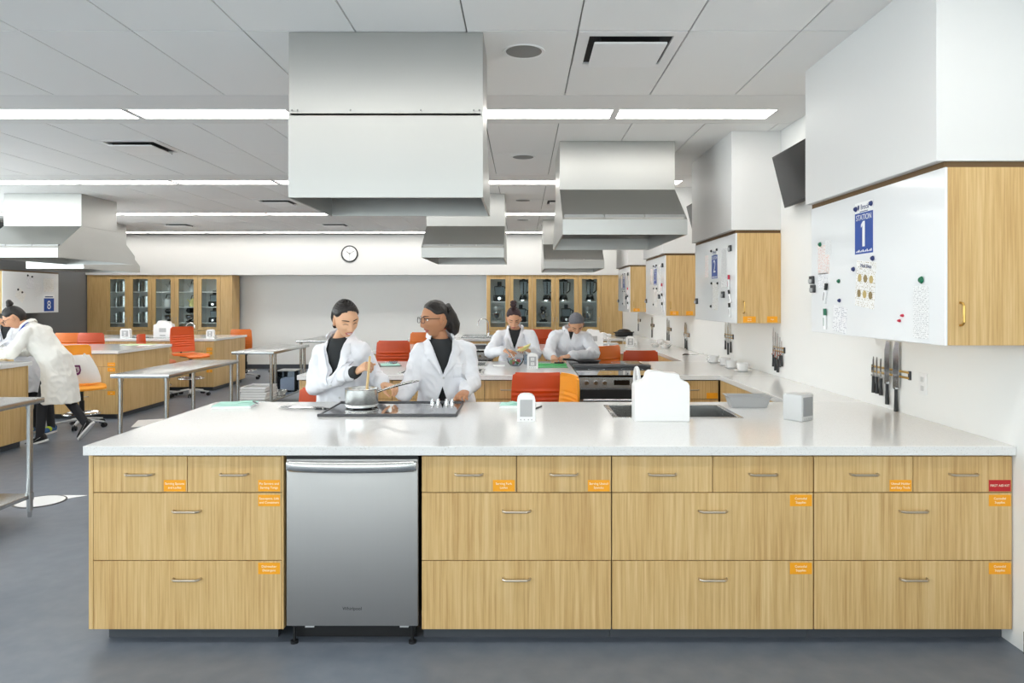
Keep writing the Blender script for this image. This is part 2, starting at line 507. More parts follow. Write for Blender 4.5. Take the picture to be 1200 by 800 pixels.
# ceiling: dark plenum slab, boards laid with open joints, plain bands round the light rows
b = BM(); box(b, XL, XR, YN, YB + .7, HC + .016, HC + .1)
ceiling = struct('ceiling', b, 'tgap')
BAY = [-0.57 + 3.27 * k for k in range(-1, 6)]
GX = [-0.305 + 0.61 * n for n in range(-16, 5)]
me_cache = {}
VENTS = [(0.61, 1), (-3.66, 2), (-3.66, 3), (-3.66, 4), (-6.71, 4), (0.61, 3), (0.61, 4)]   # (x centre, bay index counted from BAY[2]=1)
def ceil_piece(x0, x1, y0, y1, name='ceiling_tile', m='tile', g=0.0045, z=HC):
    k = (round(x1 - x0, 3), round(y1 - y0, 3), m)
    if k not in me_cache:
        bm = BM(); box(bm, -(x1 - x0) / 2 + g, (x1 - x0) / 2 - g, -(y1 - y0) / 2 + g, (y1 - y0) / 2 - g, 0, .015, 0.0015)
        o = obj(name, bm, m, ceiling, smooth=False); me_cache[k] = o.data
    else:
        o = obj(name, None, m, ceiling, mesh=me_cache[k])
    o.location = ((x0 + x1) / 2, (y0 + y1) / 2, z)
    return o
vent_cells = []
for bi, y0 in enumerate(BAY):
    for r in range(2):
        ya, yb = y0 + 1.22 * r, y0 + 1.22 * (r + 1)
        if yb < 1.5 or ya > YB: continue
        for i in range(-1, len(GX)):
            x0 = XL if i < 0 else GX[i]
            x1 = GX[0] if i < 0 else (GX[i + 1] if i + 1 < len(GX) else XR)
            if x1 - x0 < .05: continue
            hit = any(abs((x0 + x1) / 2 - vx) < .05 and bi == vb + 1 for vx, vb in VENTS)
            row = 0 if bi == 3 else 1
            if hit and r == row:
                if bi == 3:
                    vent_cells.append(((x0 + x1) / 2, ya + .915, bi)); ceil_piece(x0, x1, ya, ya + .61)
                else:
                    vent_cells.append(((x0 + x1) / 2, ya + .305, bi)); ceil_piece(x0, x1, ya + .61, yb)
            else:
                ceil_piece(x0, x1, ya, yb)
    ba, bb = y0 + 2.44, y0 + 3.27
    if bb > YN and ba < YB:
        ba = max(ba, YN)
        ceil_piece(XL, XR, ba, min(bb, YB), 'ceiling_band', 'band', 0.004)
# plain board over the part behind the camera
b = BM(); box(b, XL, XR, YN, 1.87, HC, HC + .015); obj('ceiling_board', b, 'tile', ceiling, smooth=False)
if 15.78 < YB: ceil_piece(XL, XR, 15.78, YB)

# soffits over the wall cabinets on the right, and on the left
n = 2
for k in range(4):
    y0 = 3.15 + 3.08 * k
    b = BM(); box(b, 1.82, XR, y0, y0 + 1.46, 2.19, HC, 0.003); struct('trim_%d' % n, b, 'soffit'); n += 1

# ================================================================== CEILING LIGHTS, VENTS, SPEAKERS
def light_proto():
    t = thing('ceiling_light', 'x', 'light')
    b = BM()
    for x0, x1, y0, y1 in ((-.615, .615, -.15, -.13), (-.615, .615, .13, .15), (-.615, -.605, -.13, .13), (.605, .615, -.13, .13)):
        box(b, x0, x1, y0, y1, -.004, .0)
    obj('frame', b, 'white', t, smooth=False)
    b = BM(); box(b, -.605, .605, -.13, .13, -.0025, .0)
    obj('diffuser', b, 'light', t, smooth=False)
    return t
lp = light_proto(); used = False
rows = [(-0.88, 'in the row behind the camera'), (2.39, 'in the row overhead'), (5.66, 'in the nearest visible row'), (8.93, 'in the second visible row'), (12.2, 'in the third visible row'), (15.47, 'in the farthest row by the back wall')]
for y, rn in rows:
    for i in range(9):
        x = 1.36 - 1.265 * i
        lab = 'flush white ceiling light, %s from the right %s' % (ORD[i], rn)
        o = lp if not used else dup(lp)
        used = True
        o.location = (x, y, HC); o['label'] = lab; o['group'] = 'linear ceiling lights'

def vent(x, y, lab):
    t = thing('ceiling_vent', lab, 'vent', (x, y, HC), 0, 'square ceiling vents')
    b = BM()
    for x0, x1, y0, y1 in ((-.298, .298, -.298, -.235), (-.298, .298, .235, .298), (-.298, -.235, -.235, .235), (.235, .298, -.235, .235)):
        box(b, x0, x1, y0, y1, -.003, .012)
    obj('frame', b, 'white', t, smooth=False)
    b = BM(); box(b, -.235, .235, -.235, .235, .010, .0155); obj('throat', b, 'dark', t, smooth=False)
    b = BM(); box(b, -.205, .205, -.205, .205, -.034, -.022, .003); obj('plaque', b, 'white', t, smooth=False)
    b = BM()
    for sx in (-.17, .17):
        for sy in (-.17, .17): cyl(b, (sx, sy, -.024), (sx, sy, .012), .006, seg=8)
    obj('hanger', b, 'dark', t)
VL = ['square white ceiling vent beside the big near hood', 'square ceiling vent above the left side, nearest of the left ones',
      'square ceiling vent above the aisle, middle distance', 'square ceiling vent near the clock wall, right one', 'square ceiling vent near the clock wall, left one',
      'small square ceiling vent right of the far round speaker, middle distance', 'farthest right square ceiling vent by the last hoods']
lab_of = {(61, 2): VL[0], (-366, 3): VL[1], (-366, 4): VL[2], (-366, 5): VL[3], (-671, 5): VL[4], (61, 4): VL[5], (61, 5): VL[6]}
for x, y, bi in vent_cells:
    vent(x, y, lab_of.get((round(x * 100), bi), 'square ceiling vent'))
for (y, lab) in ((4.24, 'round grey ceiling speaker, nearest and largest, right of the big hood'), (7.36, 'round ceiling speaker, second from the camera'),
                 (10.55, 'round ceiling speaker, third from the camera'), (13.1, 'round ceiling speaker, farthest from the camera')):
    t = thing('ceiling_speaker', lab, 'speaker', (.01, y, HC), 0, 'round ceiling speakers')
    b = BM(); lathe(b, [(.105, -.002), (.122, -.006), (.125, 0)], cap0=False, seg=32); obj('rim', b, 'white', t)
    b = BM(); lathe(b, [(.106, -.003), (.106, 0)], seg=32); obj('grille', b, 'trimgrey', t)

# ================================================================== HOODS
def hood(lab, x0, x1, c, half=False, screws=False):
    t = thing('range_hood', lab, 'hood', ((x0 + x1) / 2, c, 0), 0, 'steel range hoods')
    w = (x1 - x0) / 2
    ZB, ZR, ZS, ZT = 2.14, 2.27, 2.60, HC - .002
    yb0, yb1 = (-.43, .43) if not half else (0.0, .43)
    yr0, yr1 = (-.93, .93) if not half else (-.01, .86)
    th = .012
    b = BM()
    box(b, -w, w, yb0, yb1, ZS, ZT, .002)
    obj('duct_cover', b, 'hood', t, smooth=False)
    # canopy: outer skin open below with inner skin
    b = BM()
    if half: prof = [(yr0, ZB), (yr1, ZB), (yr1, ZR), (yb1, ZS), (yr0, ZS)]
    else: prof = [(yr0, ZB), (yr1, ZB), (yr1, ZR), (yb1, ZS), (yb0, ZS), (yr0, ZR)]
    for xa, xb in ((-w, -w + th), (w - th, w)):
        prism(b, prof, YZ, xa, xb)
    def slab(p, q):
        d = V((q[0] - p[0], q[1] - p[1])); nrm = V((-d.y, d.x)).normalized() * th
        prism(b, [p, q, (q[0] + nrm.x, q[1] + nrm.y), (p[0] + nrm.x, p[1] + nrm.y)], YZ, -w + th, w - th)
    if half:
        slab((yr1, ZR), (yb1, ZS)); slab((yb1, ZS), (yr0, ZS)); slab((yr0, ZS), (yr0, ZB))
    else:
        slab((yr1, ZR), (yb1, ZS)); slab((yb0, ZS), (yr0, ZR))
    bmesh.ops.recalc_face_normals(b, faces=b.faces)
    obj('canopy', b, 'hood', t, smooth=False)
    b = BM(); box(b, -w + th, w - th, yr1 - th, yr1, ZB, ZR); obj('rim', b, 'hood', t, smooth=False)
    if not half:
        b = BM(); box(b, -w + th, w - th, yr0, yr0 + th, ZB, ZR); obj('rim', b, 'hood', t, smooth=False)
    m = 3
    for i in range(m):
        xa = -w + th + (2 * w - 2 * th) * i / m; xb = -w + th + (2 * w - 2 * th) * (i + 1) / m
        b = BM(); box(b, xa + .004, xb - .004, yr0 + .03, yr1 - .03, ZR + .02, ZR + .045)
        obj('filter', b, 'hoodin', t, smooth=False)
    if screws:
        for sx in (-w + .02, -w + .05, -w + .34, w - .34, w - .05, w - .02):
            b = BM(); sph(b, (sx, yr0 if half else yb0, ZS + .018), (.005, .004, .005), 8); obj('screw', b, 'hoodin', t)
    return t
hood('big near stainless hood with a flush front hanging above the induction cooktop', -1.28, -.215, 3.93, True, True)
hood('sloped stainless hood right of centre above the nearer range', .346, 1.41, 7.05)
hood('stainless hood behind the big near hood, left of the ceiling speakers', -1.32, -.24, 10.3)
hood('farthest right stainless hood in front of the right glass cabinets', .38, 1.44, 13.5)
hood('stainless hood at upper left with its slanted side showing', -7.14, -6.07, 10.3)
hood('stainless hood low at far left, mostly behind the upper left hood', -8.77, -7.75, 13.6)
# ================================================================== CASEWORK
ZC0, ZC1 = 0.872, 0.914            # worktop underside and top

def worktop(lab, x0, x1, y0, y1, holes=(), group=None):
    t = thing('worktop', lab, 'worktop', (x0, y0, 0), 0, group)
    xs = sorted({x0, x1} | {h[0] for h in holes} | {h[1] for h in holes})
    ys = sorted({y0, y1} | {h[2] for h in holes} | {h[3] for h in holes})
    bm = BM(); vv = {}
    def gv(x, y):
        k = (x, y)
        if k not in vv: vv[k] = bm.verts.new((x - x0, y - y0, ZC1))
        return vv[k]
    for xa, xb in zip(xs, xs[1:]):
        for ya, yb in zip(ys, ys[1:]):
            if any(h[0] - 1e-6 <= xa and xb <= h[1] + 1e-6 and h[2] - 1e-6 <= ya and yb <= h[3] + 1e-6 for h in holes): continue
            bm.faces.new((gv(xa, ya), gv(xb, ya), gv(xb, yb), gv(xa, yb)))
    r = bmesh.ops.extrude_face_region(bm, geom=list(bm.faces))
    vs = [g for g in r['geom'] if isinstance(g, bmesh.types.BMVert)]
    bmesh.ops.translate(bm, verts=vs, vec=(0, 0, ZC0 - ZC1))
    bmesh.ops.recalc_face_normals(bm, faces=bm.faces)
    me_o = obj('slab', bm, 'quartz', t, smooth=False)
    bv = me_o.modifiers.new('edge', 'BEVEL'); bv.width = .002; bv.segments = 1; bv.limit_method = 'ANGLE'
    return t

def pull(parent, x, y, z, w=.125, vertical=False, m='nickel'):
    b = BM()
    h = w / 2
    pts = [(-h, 0, 0), (-h + .003, -.018, 0), (-h + .014, -.028, 0), (h - .014, -.028, 0), (h - .003, -.018, 0), (h, 0, 0)]
    if vertical: pts = [(p[2], p[1], p[0]) for p in pts]
    tube(b, pts, .0055, 8)
    return obj('handle', b, m, parent, (x, y, z))

def sticker(parent, x, y, z, lines, w=.105, h=.052, m='sticker', size=.0145):
    b = BM(); box(b, -w / 2, w / 2, -.0012, 0, -h / 2, h / 2)
    n = len(lines)
    for i, s in enumerate(lines):
        text_bm(b, s, size, face_negY(0, -.0014, (n - 1) * .009 - .018 * i), 1, xs=min(1.0, 1.6 * w / (.055 * size * 10 * len(s) + .001) / 1.0) if len(s) > 11 else 1.0)
    return obj('sticker', b, [m, 'wtext'], parent, (x, y, z), smooth=False)

ZROW = [(.699, .863), (.388, .695), (.071, .384)]
def base_unit(lab, x0, x1, yf, yb, top_splits=1, st={}, end_left=0, end_right=0, group=None, hand=True, back_face=False):
    """drawer unit; front faces -Y at yf.  st[(row, col)] = (lines, place, material)"""
    t = thing('base_cabinet', lab, 'cabinet', (x0, yf, 0), 0, group)
    w = x1 - x0; d = yb - yf
    b = BM(); xa, xb, zt = end_left, w - end_right, ZC0 - .001
    box(b, xa, xa + .016, .021, d - .016, .071, zt); box(b, xb - .016, xb, .021, d - .016, .071, zt)
    box(b, xa + .016, xb - .016, .021, d - .016, .071, .087); box(b, xa, xb, d - .016, d, .071, zt)
    box(b, xa + .016, xb - .016, .1, .116, .087, zt - .19)
    obj('carcass', b, 'oakd', t, smooth=False)
    if end_left:
        b = BM(); box(b, 0, end_left, 0, d, .071, ZC0 - .001, .001); obj('end_panel', b, 'oak', t, smooth=False)
    if end_right:
        b = BM(); box(b, w - end_right, w, 0, d, .071, ZC0 - .001, .001); obj('end_panel', b, 'oak', t, smooth=False)
    b = BM(); box(b, .05 if end_left else 0, w - (.05 if end_right else 0), .075, d - .06, 0, .071); obj('toe_kick', b, 'base', t, smooth=False)
    xa, xb = end_left, w - end_right
    for r, (z0, z1) in enumerate(ZROW):
        nc = top_splits if r == 0 else 1
        for c in range(nc):
            fa = xa + (xb - xa) * c / nc + .0018; fb = xa + (xb - xa) * (c + 1) / nc - .0018
            b = BM(); box(b, -(fb - fa) / 2, (fb - fa) / 2, 0, .019, z0 - z1, 0, .0012)
            dr = obj('drawer', b, 'oak', t, ((fa + fb) / 2, 0, z1), smooth=False)
            if hand: pull(dr, 0, 0, -.08)
            s = st.get((r, c))
            if s:
                wd = .1 if len(s) < 4 else s[3]
                zz = (z0 - z1) + .030 if s[1] == 'low' else -.034
                sticker(dr, (fb - fa) / 2 - wd / 2 - .006, 0, zz, s[0], w=wd, m=s[2] if len(s) > 2 and s[2] else 'sticker')
    return t

# ---------------------------------------------------------------- front peninsula (station 1)
worktop('large white quartz worktop across the foreground peninsula', -2.0, XR - .002, 3.26, 4.69,
        holes=[(.53, 1.23, 4.05, 4.52)])
YF, YBK = 3.285, 4.665
base_unit('left end oak drawer unit beside the dishwasher', -1.987, -1.094, YF, YBK, 2,
          {(0, 0): (['Serving Spoons', 'and Ladles'], 'low'), (0, 1): (['Pie Servers and', 'Serving Tongs'], 'low'),
           (1, 0): (['Saucepans, Lids', 'and Containers'], 'high'), (2, 0): (['Dishwasher', 'Detergent'], 'high')}, end_left=.02, end_right=.008, group='front peninsula drawer units')
base_unit('oak drawer unit just right of the dishwasher', -.462, .4085, YF, YBK, 2,
          {(0, 0): (['Serving Fork', 'Ladles'], 'low'), (0, 1): (['Serving Utensil', 'Spatulas'], 'low')}, group='front peninsula drawer units')
base_unit('oak drawer unit second from the right wall, two orange stickers', .4105, 1.3345, YF, YBK, 2,
          {(1, 0): (['Custodial', 'Supplies'], 'high'), (2, 0): (['Custodial', 'Supplies'], 'high')}, group='front peninsula drawer units')
base_unit('right end oak drawer unit with the red sticker', 1.3365, 2.246, YF, YBK, 2,
          {(0, 0): (['Utensil Holder', 'and Easy Tools'], 'low'), (0, 1): (['FIRST AID KIT'], 'low', 'rsticker'),
           (1, 0): (['Custodial', 'Supplies'], 'high'), (2, 0): (['Custodial', 'Supplies'], 'high')}, group='front peninsula drawer units')

# dishwasher
t = thing('dishwasher', 'stainless dishwasher between the oak drawer units of the near peninsula', 'dishwasher', (-.778, YF, 0))
b = BM(); box(b, -.296, .296, .03, .6, .1, .86); obj('tub', b, 'black', t, smooth=False)
b = BM(); box(b, -.301, .301, -.006, .028, .088, .852, .004); door = obj('door', b, 'dw', t)
b = BM()
pts = [(-.285 + .57 * i / 16, -.02 - .034 * math.sin(PI * i / 16) ** .6, .823) for i in range(17)]
rings = []
for i, p in enumerate(pts):
    rings.append((V(p), V((0, .011, 0)), V((0, 0, .025))))
loft(b, rings, 12); 
for sx in (-1, 1): box(b, sx * .285 - .012, sx * .285 + .012, -.028, -.005, .803, .843, .004)
obj('handle', b, 'steel', t)
b = BM(); box(b, -.301, .301, -.004, .028, .854, .868); obj('control_strip', b, 'black', t, smooth=False)
b = BM(); text_bm(b, 'Whirlpool', .021, face_negY(0, -.0065, .168), 0); obj('lettering', b, 'btext', t, smooth=False)
b = BM(); box(b, -.28, .28, .07, .085, .005, .086); obj('kick_plate', b, 'black', t, smooth=False)
for sx in (-.272, .272):
    b = BM(); cyl(b, (sx, .02, 0), (sx, .02, .012), .018, seg=12); cyl(b, (sx, .02, .012), (sx, .02, .1), .007, seg=8)
    obj('foot', b, 'black', t)
for sx in (-.2, .235):
    b = BM(); box(b, sx - .02, sx + .02, .01, .03, .075, .092); obj('bracket', b, 'lgrey', t, smooth=False)

# sink of the front peninsula
def sink(lab, x0, x1, y0, y1, bowls=2, depth=.17, tap=True):
    t = thing('sink', lab, 'sink', ((x0 + x1) / 2, (y0 + y1) / 2, ZC1))
    w, d = (x1 - x0) / 2, (y1 - y0) / 2
    b = BM()
    for a in ((-w - .018, w + .018, -d - .018, -d + .012), (-w - .018, w + .018, d - .012, d + .018), (-w - .018, -w + .012, -d + .012, d - .012), (w - .012, w + .018, -d + .012, d - .012)):
        box(b, *a, 0.0005, .004, .001)
    if bowls == 2: box(b, -.015, .015, -d + .012, d - .012, -.012, .003, .001)
    obj('rim', b, 'steel', t)
    spans = [(-w + .008, w - .008)] if bowls == 1 else [(-w + .008, -.008), (.008, w - .008)]
    for xa, xb in spans:
        b = BM()
        vs = box(b, xa, xb, -d + .008, d - .008, -depth, .0005)
        top = max(b.faces, key=lambda f: f.calc_center_median().z)
        bmesh.ops.delete(b, geom=[top], context='FACES_ONLY')
        bmesh.ops.reverse_faces(b, faces=b.faces)
        bw = obj('basin', b, 'steel', t, smooth=False)
        b = BM(); lathe(b, [(.0, 0), (.035, 0), (.04, .004)], c=((xa + xb) / 2, 0, -depth + .001), cap0=False, cap1=False, seg=20); obj('drain', b, 'chrome', bw)
    return t
def faucet(lab, x, y, rotz=0.0, h=.3, reach=.2, m='chrome'):
    t = thing('faucet', lab, 'faucet', (x, y, ZC1 + .0005), rotz)
    b = BM(); lathe(b, [(.028, 0), (.028, .008), (.017, .015), (.015, .07)], seg=16); obj('base', b, m, t)
    b = BM()
    pts = [(0, 0, .06), (0, 0, h * .72)] + [(0, -reach / 2 + reach / 2 * math.cos(a), h * .72 + h * .28 * math.sin(a)) for a in [PI * k / 10 for k in range(1, 10)]] + [(0, -reach, h * .72), (0, -reach, h * .6)]
    tube(b, pts, .011, 10); obj('spout', b, m, t)
    b = BM(); tube(b, [(.012, 0, .05), (.05, 0, .06), (.085, 0, .09)], [.009, .006, .006], 8); obj('lever', b, m, t)
    return t
sink('steel double sink behind the white dispenser on the near peninsula', .53, 1.23, 4.05, 4.52)
faucet('curved white faucet by the near sink behind the dispenser', .72, 4.585, 0, .24, .16, 'white')

# induction cooktop
def cooktop(lab, x0, x1, y0, y1, knobs_back=True):
    t = thing('cooktop', lab, 'cooktop', ((x0 + x1) / 2, (y0 + y1) / 2, ZC1))
    w, d = (x1 - x0) / 2, (y1 - y0) / 2
    b = BM(); box(b, -w + .012, w - .012, -d + .02, d - .02, .0005, .008); g = obj('glass_top', b, 'bglass', t, smooth=False)
    b = BM()
    box(b, -w, w, -d, -d + .022, .0005, .016, .003); box(b, -w, w, d - .022, d, .0005, .016, .003)
    box(b, -w, -w + .012, -d + .022, d - .022, .0005, .012, .002); box(b, w - .012, w, -d + .022, d - .022, .0005, .012, .002)
    obj('trim_frame', b, 'bsteel', t, smooth=False)
    for bx, by, r in ((-.17, -.1, .1), (-.17, .13, .075), (.13, .12, .07), (.15, -.11, .105)):
        b = BM(); lathe(b, [(r, .0081), (r + .003, .0085), (r + .006, .0081)], c=(bx, by, 0), seg=32, cap0=False, cap1=False); obj('burner_ring', b, 'greyp', t)
    for kx in (.2, .235, .29, .325):
        b = BM(); lathe(b, [(.016, .008), (.016, .02), (.011, .022), (.010, .036), (.0, .037)], c=(kx, d - .045, 0), seg=14, cap1=False); obj('knob', b, 'chrome', t)
    return t
cooktop('black glass induction cooktop set in the near worktop under a saucepan', -1.17, -.375, 4.085, 4.62)

# ---------------------------------------------------------------- ranges
def oven_range(lab, xc, yf, rotz=0.0, d=.70):
    """front face at local y=0 facing -Y"""
    t = thing('oven_range', lab, 'range', (xc, yf, 0), rotz, 'freestanding ranges')
    w = .379
    b = BM(); box(b, -w, w, .03, d, .06, .895); obj('body', b, 'bsteel', t, smooth=False)
    b = BM(); box(b, -w, w, -.02, d, .897, .918, .003); g = obj('cooktop', b, 'bglass', t, smooth=False)
    for bx, by, r in ((-.17, .2, .1), (-.17, .5, .075), (.17, .5, .1), (.17, .2, .08)):
        b = BM(); lathe(b, [(r, .9181), (r + .003, .9186), (r + .006, .9181)], c=(bx, by, 0), seg=28, cap0=False, cap1=False); obj('burner_ring', b, 'greyp', g)
    b = BM(); box(b, -w, w, d - .05, d, .918, .945, .004); obj('rear_rail', b, 'bsteel', t, smooth=False)
    b = BM(); box(b, -w, w, -.025, .03, .80, .896, .003); p = obj('control_panel', b, 'steel', t, smooth=False)
    for kx in (-.31, -.23, -.15, .15, .23, .31):
        b = BM(); cyl(b, (kx, -.025, .85), (kx, -.05, .85), .021, .018, 14); obj('knob', b, 'chrome', p)
    b = BM(); box(b, -.07, .07, -.027, -.02, .83, .875); obj('display', b, 'bglass', p, smooth=False)
    b = BM(); box(b, -w, w, -.012, .03, .23, .795, .003); dr = obj('oven_door', b, 'steel', t, smooth=False)
    b = BM(); box(b, -.33, .33, -.0145, -.01, .3, .67); obj('window', b, 'bglass', dr, smooth=False)
    b = BM(); box(b, -w + .003, w - .003, -.0145, -.01, .70, .79); obj('vent_strip', b, 'black', dr, smooth=False)
    b = BM(); tube(b, [(-.34, -.012, .70), (-.34, -.05, .70), (.34, -.05, .70), (.34, -.012, .70)], .012, 10); obj('handle', b, 'steel', dr)
    b = BM(); box(b, -w, w, -.012, .03, .065, .225, .003); obj('drawer', b, 'steel', t, smooth=False)
    for sx in (-.33, .33):
        for sy in (.08, d - .06):
            b = BM(); cyl(b, (sx, sy, 0), (sx, sy, .06), .018, seg=10); obj('foot', b, 'black', t)
    return t

# ---------------------------------------------------------------- right column stations 2-4
FR = [3.26, 6.36, 9.46, 12.46]
D = 1.46
nm = ['', 'second', 'third', 'fourth']
RX = {1: (.495, 1.265), 2: (-1.17, -.40), 3: (.495, 1.265)}
SINKS = {1: (-1.115, -.375), 2: (.365, .99), 3: (-1.115, -.375)}
for k in (1, 2, 3):
    f = FR[k]; bk_ = f + D; r0, r1 = RX[k]; s0, s1 = SINKS[k]
    g = 'right hand stations'
    holes_l = [(s0, s1, f + .14, f + .56), (s0, s1, f + .90, f + 1.32)]
    la = 'white quartz worktop left of the range on the %s peninsula from the front' % nm[k]
    lb = 'white quartz worktop right of the range on the %s peninsula from the front' % nm[k]
    hl = [h for h in holes_l if h[1] < r0]; hr = [h for h in holes_l if h[0] > r1]
    worktop(la, -2.0, r0, f, bk_, hl)
    worktop(lb, r1, XR - .002, f, bk_, hr)
    for i, h in enumerate(holes_l):
        sink('steel sink set in the %s peninsula, %s side' % (nm[k], 'near' if i == 0 else 'far'), *h, bowls=1)
    oven_range('black and steel range facing the camera in the %s peninsula' % nm[k], (r0 + r1) / 2, f + .0, 0)
    oven_range('black and steel range facing away in the %s peninsula' % nm[k], (r0 + r1) / 2, bk_ - .0, PI)
    xs = [-1.987]
    nl = 3 if r0 > 0 else 1
    for i in range(1, nl + 1): xs.append(-1.987 + (r0 - .004 + 1.987) * i / nl)
    for i in range(nl):
        base_unit('oak drawer unit of the %s peninsula, %s from its left end' % (nm[k], ORD[i]), xs[i] + .001, xs[i + 1] - .001, f + .025, bk_ - .025, 2, end_left=.02 if i == 0 else 0, group='right hand drawer units')
    xa = r1 + .004; xe = 1.75
    nr = 1 if r1 > 1 else 3
    for i in range(nr):
        base_unit('oak drawer unit right of the range, %s peninsula%s' % (nm[k], '' if nr == 1 else ', %s from the range' % ORD[i]), xa + (xe - xa) * i / nr + .001, xa + (xe - xa) * (i + 1) / nr - .001, f + .025, bk_ - .025, 1 if nr == 1 else 2,
                  {(0, 0): ([''], 'low')} if nr == 1 else {}, group='right hand drawer units')
# wall side counters joining the peninsulas
for k in range(3):
    ya = (4.69 if k == 0 else FR[k] + D); yb = FR[k + 1]
    w = ['first', 'second', 'third'][k]
    worktop('narrow white worktop along the right wall, %s link from the front' % w, 1.75, XR - .002, ya + .001, yb - .001)
    t = thing('side_cabinet', 'oak cabinet under the narrow wall worktop, %s link from the front' % w, 'cabinet', (1.775, ya, 0), 0, 'wall side cabinets')
    b = BM(); box(b, 0, .47, .002, yb - ya - .002, .071, ZC0 - .001); obj('carcass', b, 'oakd', t, smooth=False)
    for i in range(2):
        L = (yb - ya) / 2
        b = BM(); box(b, -.019, -.001, L * i + .003, L * (i + 1) - .003, .071, ZC0 - .004, .001); dd = obj('door', b, 'oak', t, smooth=False)
    b = BM(); box(b, .06, .47, .01, yb - ya - .01, 0, .071); obj('toe_kick', b, 'base', t, smooth=False)

# ---------------------------------------------------------------- left column stations (mirror column), end panels face +X
XE = -5.37
for k, w in ((1, 'nearest'), (2, 'middle'), (3, 'farthest')):
    f = FR[k] + (.02 if k == 2 else 0); bk_ = f + D
    hl = [(-7.05, -6.29, f + .14, f + .56)]
    worktop('white quartz worktop of the %s left hand island' % w, XL + .002, XE + .025, f, bk_, hl if k > 1 else [])
    if k > 1: sink('steel sink in the %s left hand island' % w, *hl[0], bowls=1)
    xs = [XL + .01, -8.9, -8.0, -7.1, -6.24, XE]
    for i in range(5):
        base_unit('oak drawer unit of the %s left island, %s from its right end' % (w, ORD[4 - i]), xs[i] + .001, xs[i + 1] - .001, f + .025, bk_ - .025, 1 if i == 4 else 2,
                  {(0, 0): (['Small Tools'], 'low'), (1, 0): (['Bowls'], 'high'), (2, 0): (['Trays'], 'high')} if i == 4 else {}, end_right=.02 if i == 4 else 0, group='left hand drawer units')

# ---------------------------------------------------------------- wall cabinets with whiteboard sides
def wall_cabinet(lab, x0, x1, y0, y1, z0=1.378, z1=2.163, side='neg', stickers=0, split=False):
    """door faces -Y; whiteboard covers the long side"""
    t = thing('wall_cabinet', lab, 'cabinet', ((x0 + x1) / 2, y0, z0), 0, 'wall cabinets with whiteboards')
    w = (x1 - x0) / 2; d = y1 - y0; h = z1 - z0
    bx0, bx1 = (-w + .014, w) if side == 'neg' else (-w, w - .014)
    b = BM(); box(b, bx0, bx1, .022, d, 0, h); obj('carcass', b, 'oak', t, smooth=False)
    b = BM(); box(b, bx0, bx1, 0, .019, .002, h, .001); dr = obj('door', b, 'oak', t, smooth=False)
    pull(dr, (-w + .07) if side == 'neg' else (w - .07), 0, .14, .1, True, 'brass')
    for i in range(stickers):
        sticker(dr, (-w + .12) if i == 0 else w - .075, 0, .035, ['Plates', 'Bowls'] if i == 0 else ['Cups'], w=.11 if i == 0 else .09)
    b = BM(); box(b, (-w if side == 'neg' else w - .013), (-w + .013 if side == 'neg' else w), -.004, d, 0.0, h, .003)
    obj('whiteboard', b, 'board', t, smooth=False)
    b = BM(); box(b, -w + .005, w, .012, d, h, h + .026); obj('top_trim', b, 'oakd', t, smooth=False)
    return t
for k in range(4):
    wall_cabinet(['large oak wall cabinet nearest the camera, whiteboard side reading station 1', 'oak wall cabinet second along the right wall, above the cups',
                  'oak wall cabinet third along the right wall', 'farthest oak wall cabinet on the right wall'][k], 1.855, XR - .002, 3.15 + 3.08 * k, 4.60 + 3.08 * k, stickers=0 if k == 0 else 2)
wall_cabinet('wall cabinet on the dark left wall, whiteboard side reading 8', XL + .002, -9.35, 12.9, 14.45, 1.34, 2.11, side='pos')

# outlets under the wall cabinet
t = thing('wall_outlet', 'white wall outlet plate right of the nearest knife strip', 'outlet', (XR, 4.02, 1.11))
b = BM(); box(b, -.007, 0, -.04, .04, -.06, .06, .002); obj('plate', b, 'white', t)
for z in (-.025, .025):
    b = BM(); box(b, -.009, -.006, -.015, .015, z - .014, z + .014, .001); obj('socket', b, 'lgrey', t)

